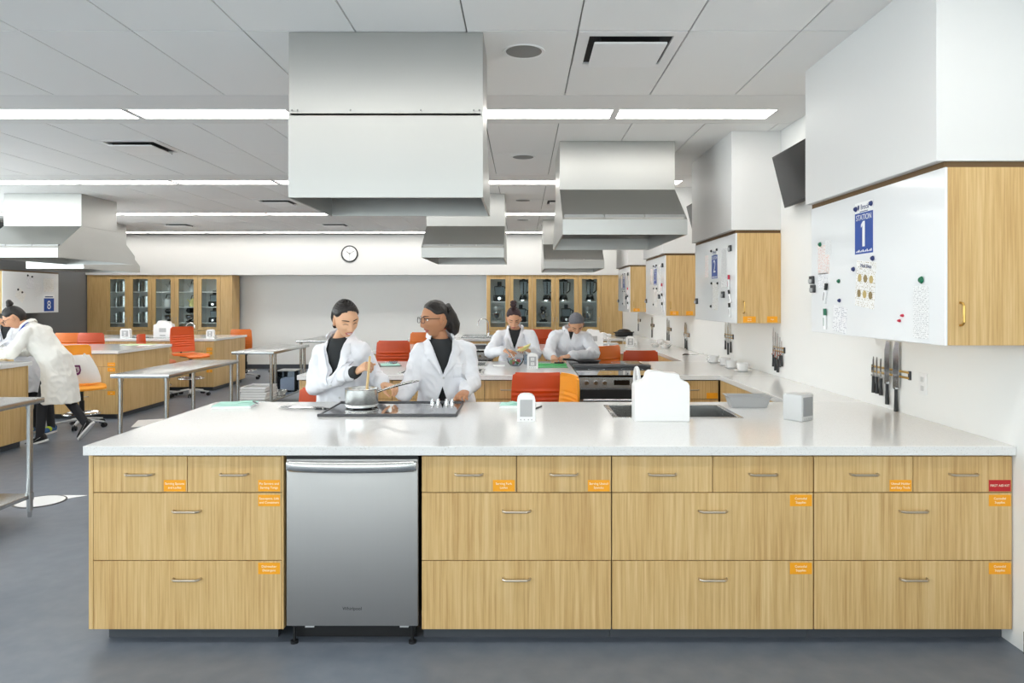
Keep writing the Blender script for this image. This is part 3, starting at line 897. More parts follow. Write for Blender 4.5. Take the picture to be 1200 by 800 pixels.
# ---------------------------------------------------------------- back wall display cabinets
def display(lab, x0, doors, ends, shelves, zt=2.146):
    """ends: (left panel, right panel) widths"""
    dw = .512
    wl, wr = ends
    w = wl + wr + dw * doors
    t = thing('display_cabinet', lab, 'cabinet', (x0, YB + .03, 0), 0, 'glass fronted display cabinets')
    dp = .44
    b = BM()
    box(b, 0, w, dp - .015, dp, .1, zt, mi=1); box(b, wl, w - wr, .02, dp, .1, .12); box(b, wl, w - wr, .02, dp, zt - .02, zt)
    box(b, wl, w - wr, .02, dp, .86, .88)
    for i in range(doors + 1): box(b, wl + dw * i - .009, wl + dw * i + .009, .021, dp - .015, .1, zt, mi=1)
    obj('carcass', b, ['oak', 'melamine'], t, smooth=False)
    if wl: b = BM(); box(b, 0, wl - .002, 0, dp, .1, zt, .001); obj('filler_panel', b, 'oak', t, smooth=False)
    if wr: b = BM(); box(b, w - wr + .002, w, 0, dp, .1, zt, .001); obj('filler_panel', b, 'oak', t, smooth=False)
    b = BM(); box(b, .02, w - .02, .07, dp, 0, .1); obj('toe_kick', b, 'base', t, smooth=False)
    for z in shelves:
        b = BM(); box(b, wl + .01, w - wr - .01, .06, dp - .016, z - .018, z); obj('shelf', b, 'white', t, smooth=False)
    for i in range(doors):
        xa, xb = wl + dw * i + .003, wl + dw * (i + 1) - .003
        b = BM(); s = .085
        box(b, xa, xa + s, 0, .02, .9, zt - .003); box(b, xb - s, xb, 0, .02, .9, zt - .003)
        box(b, xa + s, xb - s, 0, .02, .9, .9 + s); box(b, xa + s, xb - s, 0, .02, zt - .003 - s, zt - .003)
        dr = obj('door', b, 'oak', t, smooth=False)
        b = BM(); box(b, xa + s, xb - s, .008, .012, .9 + s, zt - .003 - s); obj('glass_pane', b, 'glass', dr, smooth=False)
        pull(dr, xa + .04 if i % 2 else xb - .04, 0, 1.15, .1, True)
        b = BM(); box(b, xa, xb, 0, .02, .105, .894, .001); ld = obj('lower_door', b, 'oak', t, smooth=False)
        pull(ld, xa + .04 if i % 2 else xb - .04, 0, .75, .1, True)
    return t
RS = [1.555, 1.09]
LS = [1.775, 1.435, 1.08]
RD0 = -.80
display('oak display cabinet on the right of the back wall holding blenders', RD0, 5, (0, .48), RS)
LD0 = -9.85 + .12
display('oak display cabinet on the left of the back wall holding stock pots', LD0, 5, (.42, .26), LS)

# wall clock
t = thing('wall_clock', 'round white wall clock with black rim on the back bulkhead', 'clock', (-3.85, YB, 2.62))
RX90 = M.Rotation(PI / 2, 4, 'X')
b = BM(); lathe(b, [(.17, 0), (.185, .004), (.185, .03), (.165, .034), (.16, .02)], seg=40, cap1=False); bmesh.ops.transform(b, matrix=RX90, verts=b.verts); obj('rim', b, 'black', t)
b = BM(); lathe(b, [(.165, .01), (.165, .018)], seg=40); bmesh.ops.transform(b, matrix=RX90, verts=b.verts); fc = obj('dial', b, 'white', t)
b = BM()
for i in range(12):
    a = PI / 6 * i; L = .03 if i % 3 == 0 else .018
    p = V((math.sin(a), 0, math.cos(a)))
    tube(b, [p * .148 + V((0, -.0185, 0)), p * (.148 - L) + V((0, -.0185, 0))], .003, 4)
obj('tick_marks', b, 'btext', fc)
for nm_, a, L, r in (('hour_hand', math.radians(305), .085, .006), ('minute_hand', math.radians(60), .125, .0045), ('second_hand', math.radians(182), .1, .002)):
    b = BM(); p = V((math.sin(a), 0, math.cos(a))); tube(b, [V((0, -.021, 0)) - p * .02, V((0, -.021, 0)) + p * L], r, 6); obj(nm_, b, 'black', t)

# wall mounted monitors, tilted down
def monitor(lab, yfar):
    t = thing('wall_monitor', lab, 'monitor', (2.125, yfar - .38, 2.55), 0, 'tilted wall monitors')
    R = M.Rotation(math.radians(-14), 4, 'Y')
    b = BM(); box(b, -.02, .02, -.38, .38, -.215, .215, .004, mx=R); obj('housing', b, 'black', t)
    b = BM(); box(b, -.0215, -.0195, -.365, .365, -.19, .2, mx=R); obj('screen', b, 'screen', t, smooth=False)
    b = BM(); box(b, .015, XR - 2.125, -.05, .05, -.04, .04); obj('bracket', b, 'black', t, smooth=False)
monitor('black wall monitor tilted down beside the near white soffit', 5.9)
monitor('black wall monitor mostly hidden behind the second soffit', 8.98)
# ================================================================== STEEL TABLES
def steel_table(lab, x0, x1, y0, y1, zt=.864, zs=.167):
    t = thing('steel_table', lab, 'table', ((x0 + x1) / 2, (y0 + y1) / 2, 0), 0, 'steel work tables in the aisle')
    w, d = (x1 - x0) / 2, (y1 - y0) / 2
    b = BM(); box(b, -w, w, -d, d, zt - .038, zt, .004); obj('tabletop', b, 'steel', t)
    b = BM(); box(b, -w + .05, w - .05, -d + .06, d - .06, zs - .03, zs, .003); obj('undershelf', b, 'steel', t)
    for sx in (-1, 1):
        for sy in (-1, 1):
            x, y = sx * (w - .06), sy * (d - .075)
            b = BM(); cyl(b, (x, y, .05), (x, y, zt - .036), .021, seg=16); lg = obj('leg', b, 'steel', t)
            b = BM(); cyl(b, (x, y, 0), (x, y, .055), .013, .016, seg=12); obj('foot', b, 'chrome', lg)
            b = BM(); cyl(b, (x, y, zt - .075), (x, y, zt - .036), .026, seg=16); obj('collar', b, 'steel', lg)
            b = BM(); cyl(b, (x, y, zs - .04), (x, y, zs + .012), .026, seg=16); obj('socket', b, 'steel', lg)
    return t
steel_table('steel work table nearest the camera, cut by the left picture edge', -4.12, -3.53, 3.62, 5.30)
steel_table('steel work table in the aisle left of the near peninsula, second from the camera', -3.98, -3.41, 6.92, 8.62)
steel_table('steel work table with trays and bins on its undershelf, third from the camera', -4.05, -3.46, 9.98, 11.65)
steel_table('steel work table by the back wall, mostly hidden behind the stirring cook', -4.02, -3.45, 12.75, 14.4)

# things on and around the third table
def tray_stack():
    for i in range(5):
        t = thing('tray', 'pale rectangular tray, %s in the stack under the third steel table' % ['lowest', 'second lowest', 'middle', 'second from the top', 'topmost'][i], 'tray', (-3.82, 10.4, .168 + .036 * i), .03 * (i % 3 - 1), 'stacked pale trays')
        b = BM(); box(b, -.17, .17, -.22, .22, 0, .012, .004); obj('base', b, 'lgrey', t)
        b = BM()
        for a in ((-.18, .18, -.235, -.222), (-.18, .18, .222, .235), (-.18, -.168, -.222, .222), (.168, .18, -.222, .222)): box(b, *a, .004, .034, .003)
        obj('wall', b, 'white', t)
tray_stack()
t = thing('storage_bin', 'tall clear plastic bin on the undershelf of the third steel table', 'bin', (-3.66, 11.25, .168))
b = BM()
for a in ((-.13, .13, -.13, -.124), (-.13, .13, .124, .13), (-.13, -.124, -.124, .124), (.124, .13, -.124, .124)): box(b, *a, .0, .31)
box(b, -.124, .124, -.124, .124, 0, .006); obj('body', b, 'pglass', t, smooth=False)
b = BM(); box(b, -.14, .14, -.14, .14, .312, .33, .006); obj('lid', b, 'lgrey', t)
b = BM(); box(b, -.11, .11, -.11, .11, .008, .2, .03); obj('contents', b, mat('pale_contents', (206, 210, 226), .6), t)
t = thing('waste_bin', 'black waste bin with a liner behind the third steel table', 'bin', (-4.45, 13.1, 0))
b = BM(); lathe(b, [(.13, 0), (.165, .3), (.172, .305), (.165, .31), (.155, .3), (.12, .02)], seg=24, cap1=True); obj('body', b, 'black', t)
b = BM()
pr = []
lathe(b, [(.168, .27), (.18, .29), (.176, .325), (.158, .315), (.15, .25)], seg=26, cap0=False, cap1=False)
for v in b.verts: v.co += V((random.uniform(-.006, .006), random.uniform(-.006, .006), random.uniform(-.012, .008)))
obj('liner', b, 'black', t)
t = thing('sheet_pan', 'flat steel pan beside the pale trays under the third table', 'pan', (-3.66, 10.78, .168))
b = BM(); lathe(b, [(.0, .004), (.09, .004), (.125, .06), (.128, .06), (.092, 0), (0, 0)], seg=28, cap0=False, cap1=False); obj('body', b, 'steel', t)

# white disc, paper and thin white slabs on the floor
t = thing('floor_disc', 'white round disc with grey rim lying on the floor by the near steel table', 'floor marker', (-3.78, 5.62, 0))
b = BM(); lathe(b, [(.0, .004), (.17, .004), (.172, 0)], seg=40, cap0=False, cap1=False); obj('disc', b, 'white', t)
b = BM(); lathe(b, [(.17, .0005), (.17, .007), (.18, .006), (.185, .0005)], seg=40, cap0=False, cap1=False); obj('rim', b, 'bsteel', t)
b = BM(); prism(b, [(-.02, -.02), (.20, .20), (-.08, .20)], XY, .0005, .003); bmesh.ops.recalc_face_normals(b, faces=b.faces)
o = obj('paper_sheet', b, 'paper', None, (-3.72, 5.6, 0), smooth=False); tag(o, 'white paper sheet under the round disc on the floor', 'paper')
for i, (x, y, a, w, d, lb) in enumerate(((-4.72, 9.25, .35, .5, .55, 'larger white patch lying flat on the floor beside the middle left island'), (-4.42, 10.4, .2, .42, .4, 'smaller white patch on the floor beyond the larger one'))):
    b = BM(); box(b, -w / 2, w / 2, -d / 2, d / 2, .0005, .006, .001); o = obj('floor_patch', b, 'white', None, (x, y, 0), smooth=False, rot=(0, 0, a)); tag(o, lb, 'sheet')

# ================================================================== STOOLS
_cm = {}
def swivel_stool(lab, x, y, rotz, zseat=.6, colour='orange', back=None, inner=None, bh=.42):
    """faces local -Y; backrest at +Y"""
    t = thing('swivel_stool', lab, 'chair', (x, y, 0), rotz, 'orange swivel stools')
    back = back or colour
    def part(name, key, mk, m, parent):
        k = (name, key, m)
        if k in _cm: return obj(name, None, m, parent, mesh=_cm[k])
        o = obj(name, mk(), m, parent); _cm[k] = o.data; return o
    def seat():
        b = BM(); n = 10; rows = []
        for i in range(n + 1):
            v = -.23 + .46 * i / n
            for_z = -.03 * max(0, (-v - .14) / .09) ** 2 + .02 * max(0, (v - .15) / .08)
            half = .225 - .03 * abs(v / .23) ** 3
            rows.append([(u * half, v, for_z - .012 * (1 - u * u)) for u in [k / 5 - 1 for k in range(11)]])
        tv = [[b.verts.new(p) for p in r] for r in rows]
        for r0, r1 in zip(tv, tv[1:]):
            for a in range(10): b.faces.new((r0[a], r0[a + 1], r1[a + 1], r1[a]))
        r = bmesh.ops.extrude_face_region(b, geom=list(b.faces))
        bmesh.ops.translate(b, verts=[g for g in r['geom'] if isinstance(g, bmesh.types.BMVert)], vec=(0, 0, -.022))
        bmesh.ops.recalc_face_normals(b, faces=b.faces)
        return b
    def backr():
        b = BM(); n = 40; rows = []
        for i in range(n + 1):
            tt = i / n
            z = .03 + bh * tt
            yb_ = .225 + .05 * tt + .02 * math.sin(tt * PI)
            rib = .006 * math.sin(tt * 70) if .18 < tt < .66 else 0
            half = .2 + .015 * math.sin(tt * PI) - (.02 if tt > .96 else 0)
            rows.append([(u * half, yb_ - .035 * u * u + rib * (1 - u ** 4), z) for u in [k / 6 - 1 for k in range(13)]])
        tv = [[b.verts.new(p) for p in r] for r in rows]
        for r0, r1 in zip(tv, tv[1:]):
            for a in range(12): b.faces.new((r0[a], r0[a + 1], r1[a + 1], r1[a]))
        r = bmesh.ops.extrude_face_region(b, geom=list(b.faces))
        bmesh.ops.translate(b, verts=[g for g in r['geom'] if isinstance(g, bmesh.types.BMVert)], vec=(0, .016, 0))
        bmesh.ops.recalc_face_normals(b, faces=b.faces)
        return b
    s = part('seat', 0, seat, colour, t); s.location = (0, 0, zseat)
    k = part('backrest', bh, backr, back, t); k.location = (0, 0, zseat)
    def mech():
        b = BM(); box(b, -.1, .1, -.1, .16, -.055, -.024, .008); lathe(b, [(.05, -.03), (.03, -.09)], seg=14)
        tube(b, [(0, .1, -.045), (0, .27, -.03), (0, .285, .12)], [.02, .018, .016], 8)
        tube(b, [(.08, 0, -.045), (.2, -.02, -.05)], .007, 6)
        return b
    k = part('mechanism', 0, mech, 'black', t); k.location = (0, 0, zseat)
    b = BM(); cyl(b, (0, 0, .09), (0, 0, zseat * .62), .03, seg=14); cyl(b, (0, 0, zseat * .62), (0, 0, zseat - .05), .02, seg=12); obj('gas_lift', b, 'black', t)
    zr = max(.17, zseat - .40)
    if zseat > .5:
        b = BM(); tube(b, [(.2 * math.cos(2 * PI * i / 28), .2 * math.sin(2 * PI * i / 28), zr) for i in range(28)], .011, 8, closed=True)
        for i in range(3):
            a = 2 * PI * i / 3; tube(b, [(.03 * math.cos(a), .03 * math.sin(a), zr), (.2 * math.cos(a), .2 * math.sin(a), zr)], .008, 6)
        cyl(b, (0, 0, zr - .025), (0, 0, zr + .025), .036, seg=14)
        obj('foot_ring', b, 'chrome', t)
    for i in range(5):
        a = 2 * PI * i / 5 + .3
        def legm():
            b = BM(); loft(b, [((0, 0, .1), (0, .026, 0), (0, 0, .02)), ((.15, 0, .085), (0, .02, 0), (0, 0, .014)), ((.29, 0, .066), (0, .014, 0), (0, 0, .01))], 10)
            return b
        lg = part('leg', 0, legm, 'lgrey', t); lg.rotation_euler = (0, 0, a)
        def cas():
            b = BM()
            for sy in (-.016, .016): cyl(b, (.285, sy - .009, .028), (.285, sy + .009, .028), .028, seg=14)
            cyl(b, (.285, 0, .03), (.285, 0, .07), .008, seg=8); return b
        part('caster', 0, cas, 'black', lg)
    return t
def aim(dx, dy): return math.atan2(dx, -dy)     # rotation that points local -Y along (dx, dy)
N_ = aim(0, 1)
swivel_stool('red-orange swivel stool seen from behind, just beyond the near peninsula', .125, 6.07, N_, .545, 'rorange')
swivel_stool('bright orange stool seen side on, overlapping the red-orange one at centre', .12, 5.42, aim(-.965, -.26), .56, 'yorange', 'yorange')
swivel_stool('red-orange stool seen between the two cooks, beyond the second peninsula', -1.6, 9.15, N_, .63, 'rorange')
swivel_stool('orange stool low at the left end of the second peninsula beside the stirring cook', -1.58, 6.0, N_, .43, 'rorange')
swivel_stool('pale orange stool at the far station behind the listening cook', -1.62, 11.95, N_, .61, 'orange2')
swivel_stool('red-orange stool at the back, its top showing above the pale orange one', -1.58, 14.35, N_, .72, 'rorange')
swivel_stool('bright orange stool with its back turned askew, right of the ranges', .84, 8.58, aim(-.7, .7), .60, 'orange2', 'orange2')
swivel_stool('red-orange stool at right by the wall counter, back towards us', 1.42, 8.85, N_, .53, 'rorange')
swivel_stool('red-orange stool between the two far cooks', .30, 11.95, N_, .66, 'rorange')
swivel_stool('yellow-orange stool holding a canvas tote bag, left aisle', -5.50, 8.95, aim(.8, -.6), .53, 'yorange', 'yorange', bh=.45)
swivel_stool('orange stool behind the middle left island, left of the red-orange one', -7.3, 11.75, N_, .61, 'orange2')
swivel_stool('red-orange stool behind the middle left island, right of the orange one', -6.8, 11.55, N_, .62, 'rorange')
swivel_stool('tall orange stool standing clear in the left aisle before the far island', -5.5, 11.9, aim(.85, -.53), .69, 'orange2', 'corange')
swivel_stool('orange stool seen side on, half hidden behind the middle left island', -5.95, 11.7, aim(.97, .2), .6, 'orange2', 'corange', bh=.4)
swivel_stool('orange stool at the far corner of the farthest left island', -5.57, 14.45, N_, .56, 'orange2')

# tote bag on the yellow-orange stool
t = thing('tote_bag', 'white canvas tote bag with a purple shield, standing on the yellow-orange stool', 'bag', (-5.50, 8.93, .548), aim(.55, -.85))
b = BM()
R = M.Rotation(math.radians(-20), 4, 'Y')
pr = [(-.20, 0, .05), (-.19, .12, .055), (-.17, .25, .05), (-.13, .34, .03), (-.11, .37, .008)]
ringsB = []
for i, (hx, z, th) in enumerate([(.19, 0, .05), (.2, .06, .06), (.19, .18, .055), (.165, .28, .035), (.14, .35, .01)]):
    ringsB.append((V((.03 - z * .22, 0, z)), V((hx, 0, .0)), V((0, th, 0))))
loft(b, ringsB, 28)
for v in b.verts: v.co += V((0, .012, .006)) * noise.noise(v.co * 14)
obj('body', b, 'bagc', t)
bvh_b = None
b = BM()
for x in (-.11, .03): tube(b, bezier((x, -.02, .34), (x + .0, -.05, .40), (x + .02, -.06, .36), (x + .05, -.065, .28)), .006, 6)
obj('strap', b, 'bagc', t)
b = BM()
sh = [(-.05, .06), (.05, .06), (.05, 0), (.03, -.045), (0, -.065), (-.03, -.045), (-.05, 0)]
si = [(a * .66, c * .62 + .002) for a, c in sh]
def bagp(a, c, d): return V((a - .01 - (.17 + c) * .22, -.064 + .12 * abs(c) * .1 - d, .17 + c))
oo = [b.verts.new(bagp(a, c, 0)) for a, c in sh]; ii = [b.verts.new(bagp(a, c, 0)) for a, c in si]
for i in range(len(sh)):
    j = (i + 1) % len(sh); b.faces.new((oo[i], oo[j], ii[j], ii[i]))
rr = bmesh.ops.extrude_face_region(b, geom=list(b.faces)); bmesh.ops.translate(b, verts=[g for g in rr['geom'] if isinstance(g, bmesh.types.BMVert)], vec=(0, -.003, 0))
for (x0, x1, z0, z1) in ((-.02, .02, -.012, -.004), (-.004, .004, -.03, .022), (-.014, .014, .01, .016)):
    prism(b, [(x0, z0), (x1, z0), (x1, z1), (x0, z1)], bagp, 0, .003)
bmesh.ops.recalc_face_normals(b, faces=b.faces)
obj('printed_shield', b, 'purple', t, smooth=False)

# ================================================================== NEAR WORKTOP ITEMS
Z = ZC1
# saucepan
t = thing('saucepan', 'stainless saucepan with a long handle on the near induction cooktop', 'saucepan', (-.985, 4.40, Z + .0085))
b = BM(); lathe(b, [(.0, 0), (.088, 0), (.096, .006), (.1, .018), (.1, .112), (.104, .116), (.100, .118), (.096, .112), (.096, .012), (.0, .010)], seg=40, cap0=False, cap1=False); obj('body', b, 'steel', t)
b = BM(); lathe(b, [(.0, .001), (.095, .001), (.102, .008), (.1015, .022), (.1, .024)], seg=40, cap0=False, cap1=False); obj('base_disc', b, 'steel', t)
b = BM(); lathe(b, [(0, .05), (.0955, .05)], seg=32, cap0=False, cap1=False); obj('contents', b, mat('sauce', (110, 70, 40), .3), t)
b = BM()
hp = [(.098, .0, .095), (.13, .005, .105), (.2, .02, .128), (.30, .04, .152), (.345, .05, .158)]
rings = []
for p, wv, hv in zip(hp, (.012, .008, .010, .012, .008), (.008, .006, .008, .009, .005)):
    rings.append((V(p), V((-.18 * wv, wv, 0)), V((-.25 * hv, 0, hv))))
loft(b, rings, 12); obj('handle', b, 'steel', t)
# notebook, pen, tongs, note pad, pen
def notebook(lab, x, y, rz, w, d, h, cover, cat='notebook'):
    t = thing('notebook', lab, cat, (x, y, Z), rz)
    b = BM(); box(b, -w / 2, w / 2, -d / 2, d / 2, .001, h, .001); obj('page_block', b, 'paper', t, smooth=False)
    b = BM(); box(b, -w / 2 - .002, w / 2 + .002, -d / 2 - .002, d / 2 + .002, h, h + .002); obj('cover', b, cover, t, smooth=False)
    b = BM(); box(b, -w / 2 - .002, w / 2 + .002, -d / 2 - .002, d / 2 + .002, 0, .001); obj('back_cover', b, 'white', t, smooth=False)
    return t
notebook('pale mint notebook at the left end of the near worktop', -1.80, 4.5, .12, .23, .20, .014, 'mint')
b = BM()
for k in range(3):
    box(b, -.05 + .01 * k, .06, -.03, .05, .0015 * k, .0015 * k + .001)
o = obj('paper_slips', b, 'mint', None, (-1.77, 4.55, Z + .0165), smooth=False, rot=(0, 0, .4)); tag(o, 'folded mint paper slips on the pale notebook', 'paper')
def pen(lab, x, y, z, rz, m='black', L=.14, tilt=0):
    t = thing('pen', lab, 'pen', (x, y, z), rz)
    b = BM(); cyl(b, (-L / 2, 0, .0045), (L / 2 - .015, 0, .0045), .0045, seg=10); obj('barrel', b, m, t)
    b = BM(); cyl(b, (L / 2 - .015, 0, .0045), (L / 2, 0, .0045), .0042, .001, seg=10); obj('tip', b, 'chrome', t)
    b = BM(); box(b, -L / 2 + .004, -L / 2 + .045, -.0015, .0015, .009, .0105); obj('clip', b, 'chrome', t)
    return t
pen('black pen lying across the right edge of the pale notebook', -1.67, 4.50, Z + .017, -.95)
t = thing('tongs', 'steel kitchen tongs lying left of the induction cooktop', 'tongs', (-1.34, 4.38, Z), -.28)
for s in (-1, 1):
    b = BM()
    pts = [(.15, s * .004, .008), (.05, s * .016, .009), (-.08, s * .022, .009), (-.13, s * .016, .009), (-.165, s * .004, .009)]
    rings = [(V(p), V((0, wv, 0)), V((0, 0, hv))) for p, wv, hv in zip(pts, (.006, .007, .007, .011, .005), (.006, .006, .006, .004, .003))]
    loft(b, rings, 10); obj('arm', b, 'chrome', t)
b = BM(); cyl(b, (.15, -.008, .008), (.15, .008, .008), .007, seg=12); tube(b, [(.15, 0, .012), (.18, 0, .012), (.18, 0, .004), (.15, 0, .004)], .003, 6); obj('hinge', b, 'black', t)
b = BM(); box(b, .06, .14, -.016, -.010, .003, .016, .002); box(b, .06, .14, .010, .016, .003, .016, .002); obj('grip', b, 'black', t)
notebook('small mint note pad beside the white outlet tower on the near worktop', -.06, 4.48, -.06, .15, .13, .016, 'mint', 'note pad')
b = BM(); prism(b, [(-.05, 0), (.05, 0), (.05, .001), (0, .012), (-.05, .002)], XZ, -.04, .04); bmesh.ops.recalc_face_normals(b, faces=b.faces)
o = obj('curled_note', b, 'mint', None, (-.05, 4.48, Z + .0185), smooth=False, rot=(0, 0, .3)); tag(o, 'curled mint slip on top of the small note pad', 'paper')
pen('black pen standing out right of the white outlet tower', .10, 4.42, Z, 1.2)
# outlet tower, dispenser, loaf tin, grey outlet box
def tower(lab, x, y, w=.1, h=.15, plate='greyp', d=.07, rz=0, sockets=False):
    t = thing('outlet_tower', lab, 'outlet', (x, y, Z), rz, 'white worktop outlet towers')
    b = BM()
    prof = [(-w / 2, 0), (w / 2, 0), (w / 2, h - .035)] + [(w / 2 - .035 + .035 * math.cos(a), h - .035 + .035 * math.sin(a)) for a in (PI / 6, PI / 3, PI / 2)] + [(-w / 2 + .035 + .035 * math.cos(a), h - .035 + .035 * math.sin(a)) for a in (PI / 2, 2 * PI / 3, 5 * PI / 6)] + [(-w / 2, h - .035)]
    prism(b, prof, XZ, -d / 2, d / 2); bmesh.ops.recalc_face_normals(b, faces=b.faces)
    obj('housing', b, 'white', t, ang=50)
    b = BM(); box(b, -w * .34, w * .34, -d / 2 - .004, -d / 2, .028, h - .03, .001); p = obj('face_plate', b, plate, t, smooth=False)
    if sockets:
        for z in (.05, .095):
            b = BM(); box(b, -.017, .017, -d / 2 - .007, -d / 2 - .003, z - .014, z + .014, .002); obj('socket', b, 'white', p, smooth=False)
            b = BM()
            for sx in (-.007, .007): box(b, sx - .0015, sx + .0015, -d / 2 - .008, -d / 2 - .0065, z - .005, z + .007)
            obj('slot', b, 'black', p, smooth=False)
    b = BM()
    for sx in (-.03, -.01, .012, .03): box(b, sx - .003, sx + .003, -d / 2 - .002, -d / 2, .008, .014)
    obj('feet_marks', b, 'greyp', t, smooth=False)
    return t
tower('rounded white outlet tower with grey plate near the middle of the near worktop', .022, 3.96)
t = thing('towel_dispenser', 'white shouldered dispenser box seen from behind in front of the near sink', 'dispenser', (.765, 3.975, Z))
b = BM()
pf = [(-.150, 0), (.152, 0), (.152, .195), (.142, .215), (.112, .226), (.098, .238), (.092, .262), (.012, .268), (-.010, .276), (-.062, .276), (-.078, .262), (-.086, .234), (-.102, .222), (-.140, .212), (-.150, .195)]
prism(b, pf, XZ, -.055, .055); bmesh.ops.recalc_face_normals(b, faces=b.faces)
o = obj('housing', b, 'white', t, ang=30); bv = o.modifiers.new('edge', 'BEVEL'); bv.width = .005; bv.segments = 2; bv.limit_method = 'ANGLE'
b = BM(); box(b, -.13, .13, .055, .06, .02, .19, .001); obj('front_plate', b, 'lgrey', t, smooth=False)
b = BM(); box(b, -.1, .1, .06, .061, .03, .05); obj('slot', b, 'dark', t, smooth=False)
t = thing('loaf_pan', 'grey metal loaf pan right of the near sink', 'pan', (1.405, 4.475, Z), -.06)
b = BM()
def rect_ring(hx, hy, z): return [(-hx, -hy, z), (hx, -hy, z), (hx, hy, z), (-hx, hy, z)]
rgs = [rect_ring(.105, .05, .001), rect_ring(.128, .068, .068), rect_ring(.138, .078, .070), rect_ring(.138, .078, .073), rect_ring(.126, .066, .072), rect_ring(.103, .048, .004)]
vv = [[b.verts.new(p) for p in r] for r in rgs]
b.faces.new(vv[0][::-1]); b.faces.new(vv[-1])
for A, B2 in zip(vv, vv[1:]):
    for i in range(4): b.faces.new((A[i], A[(i + 1) % 4], B2[(i + 1) % 4], B2[i]))
bmesh.ops.recalc_face_normals(b, faces=b.faces); obj('body', b, 'greyp', t, smooth=False)
t = thing('outlet_box', 'boxy light grey outlet box at the right of the near worktop', 'outlet', (1.535, 3.99, Z), .62)
b = BM(); box(b, -.055, .055, -.06, .06, 0, .145, .006); obj('housing', b, 'lgrey', t)
b = BM(); box(b, -.043, .043, -.0635, -.06, .028, .132, .001); obj('face_plate', b, 'dgrey', t, smooth=False)
b = BM()
for sx in (-.03, -.012, .01, .03): box(b, sx - .003, sx + .003, -.062, -.06, .008, .016)
obj('feet_marks', b, 'greyp', t, smooth=False)

# ================================================================== SECOND STATION ITEMS
tower('white outlet tower with two sockets beside the green cutting board', .10, 6.98, .105, .15, 'greyp', .07, 0, True)
t = thing('cutting_board', 'green cutting board in front of the cook wearing a hair net', 'cutting board', (.31, 7.40, Z), -.03)
b = BM(); box(b, -.145, .145, -.11, .11, 0, .012, .003); obj('board', b, 'cgreen', t)
t = thing('cutting_board', 'smaller green mat beside the outlet tower, under the cutting board edge', 'cutting board', (.30, 7.16, Z), .02)
b = BM(); box(b, -.15, .15, -.09, .09, 0, .004, .001); obj('board', b, 'cgreen', t)
t = thing('kitchen_knife', 'black handled knife on the green cutting board', 'knife', (.33, 7.40, Z + .013), .15)
b = BM(); box(b, 0, .1, -.008, .008, 0, .014, .004); obj('handle', b, 'black', t)
b = BM(); prism(b, [(0, -.012), (0, .012), (-.1, .012), (-.14, .0), (-.1, -.012)], XY, .004, .006); bmesh.ops.recalc_face_normals(b, faces=b.faces); obj('blade', b, 'chrome', t, smooth=False)
t = thing('mixing_bowl', 'clear glass mixing bowl in front of the cook with the bun', 'bowl', (-.07, 7.30, Z))
b = BM(); lathe(b, [(.0, .0), (.045, 0), (.075, .03), (.09, .075), (.087, .077), (.072, .033), (.043, .005), (0, .005)], seg=28, cap0=False, cap1=False); obj('body', b, 'pglass', t)
b = BM()
for i in range(16): sph(b, (random.uniform(-.045, .045), random.uniform(-.045, .045), .03 + random.uniform(0, .025)), random.uniform(.012, .02), 8, i % 3)
obj('chopped_food', b, [mat('food_red', (196, 90, 84), .5), mat('food_cream', (226, 214, 170), .5), mat('food_green', (120, 150, 90), .5)], t)['kind'] = 'stuff'
t = thing('measuring_jug', 'clear measuring jug behind the outlet tower', 'jug', (.055, 7.45, Z))
b = BM(); lathe(b, [(0, 0), (.038, 0), (.045, .1), (.043, .1), (.036, .004), (0, .004)], seg=20, cap0=False, cap1=False); obj('body', b, 'pglass', t)
b = BM(); tube(b, [(.044, 0, .09), (.075, 0, .085), (.075, 0, .03), (.04, 0, .02)], .005, 6); obj('handle', b, 'pglass', t)
b = BM(); box(b, -.06, .06, -.045, .045, 0, .006, .001); o = obj('paper_slip', b, 'paper', None, (-.235, 7.28, Z), smooth=False, rot=(0, 0, .1)); tag(o, 'white paper slip left of the glass bowl on the second peninsula', 'paper')
t = thing('clipboard', 'black clipboard with papers on the second peninsula between the two cooks', 'clipboard', (-1.36, 7.35, Z), .25)
b = BM(); box(b, -.11, .11, -.15, .15, 0, .005, .001); obj('board', b, 'black', t, smooth=False)
b = BM(); box(b, -.09, .1, -.13, .12, .005, .011, .001); obj('papers', b, 'mint', t, smooth=False)
b = BM(); box(b, -.04, .04, .11, .14, .006, .022, .004); obj('clip', b, 'chrome', t)
t = thing('glass_dish', 'small clear dish resting on the clipboard papers', 'dish', (-1.33, 7.4, Z + .012))
b = BM(); lathe(b, [(0, 0), (.03, 0), (.045, .03), (.043, .03), (.028, .004), (0, .004)], seg=18, cap0=False, cap1=False); obj('body', b, 'pglass', t)
t = thing('frying_pan', 'black frying pan on the far range of the second peninsula', 'pan', (.69, 7.48, .9195), 3.6)
b = BM(); lathe(b, [(0, 0), (.1, 0), (.13, .035), (.127, .036), (.098, .005), (0, .005)], seg=28, cap0=False, cap1=False); obj('body', b, 'bsteel', t)
b = BM(); tube(b, [(.125, 0, .03), (.18, 0, .045), (.3, 0, .055)], [.009, .011, .012], 8); obj('handle', b, 'black', t)

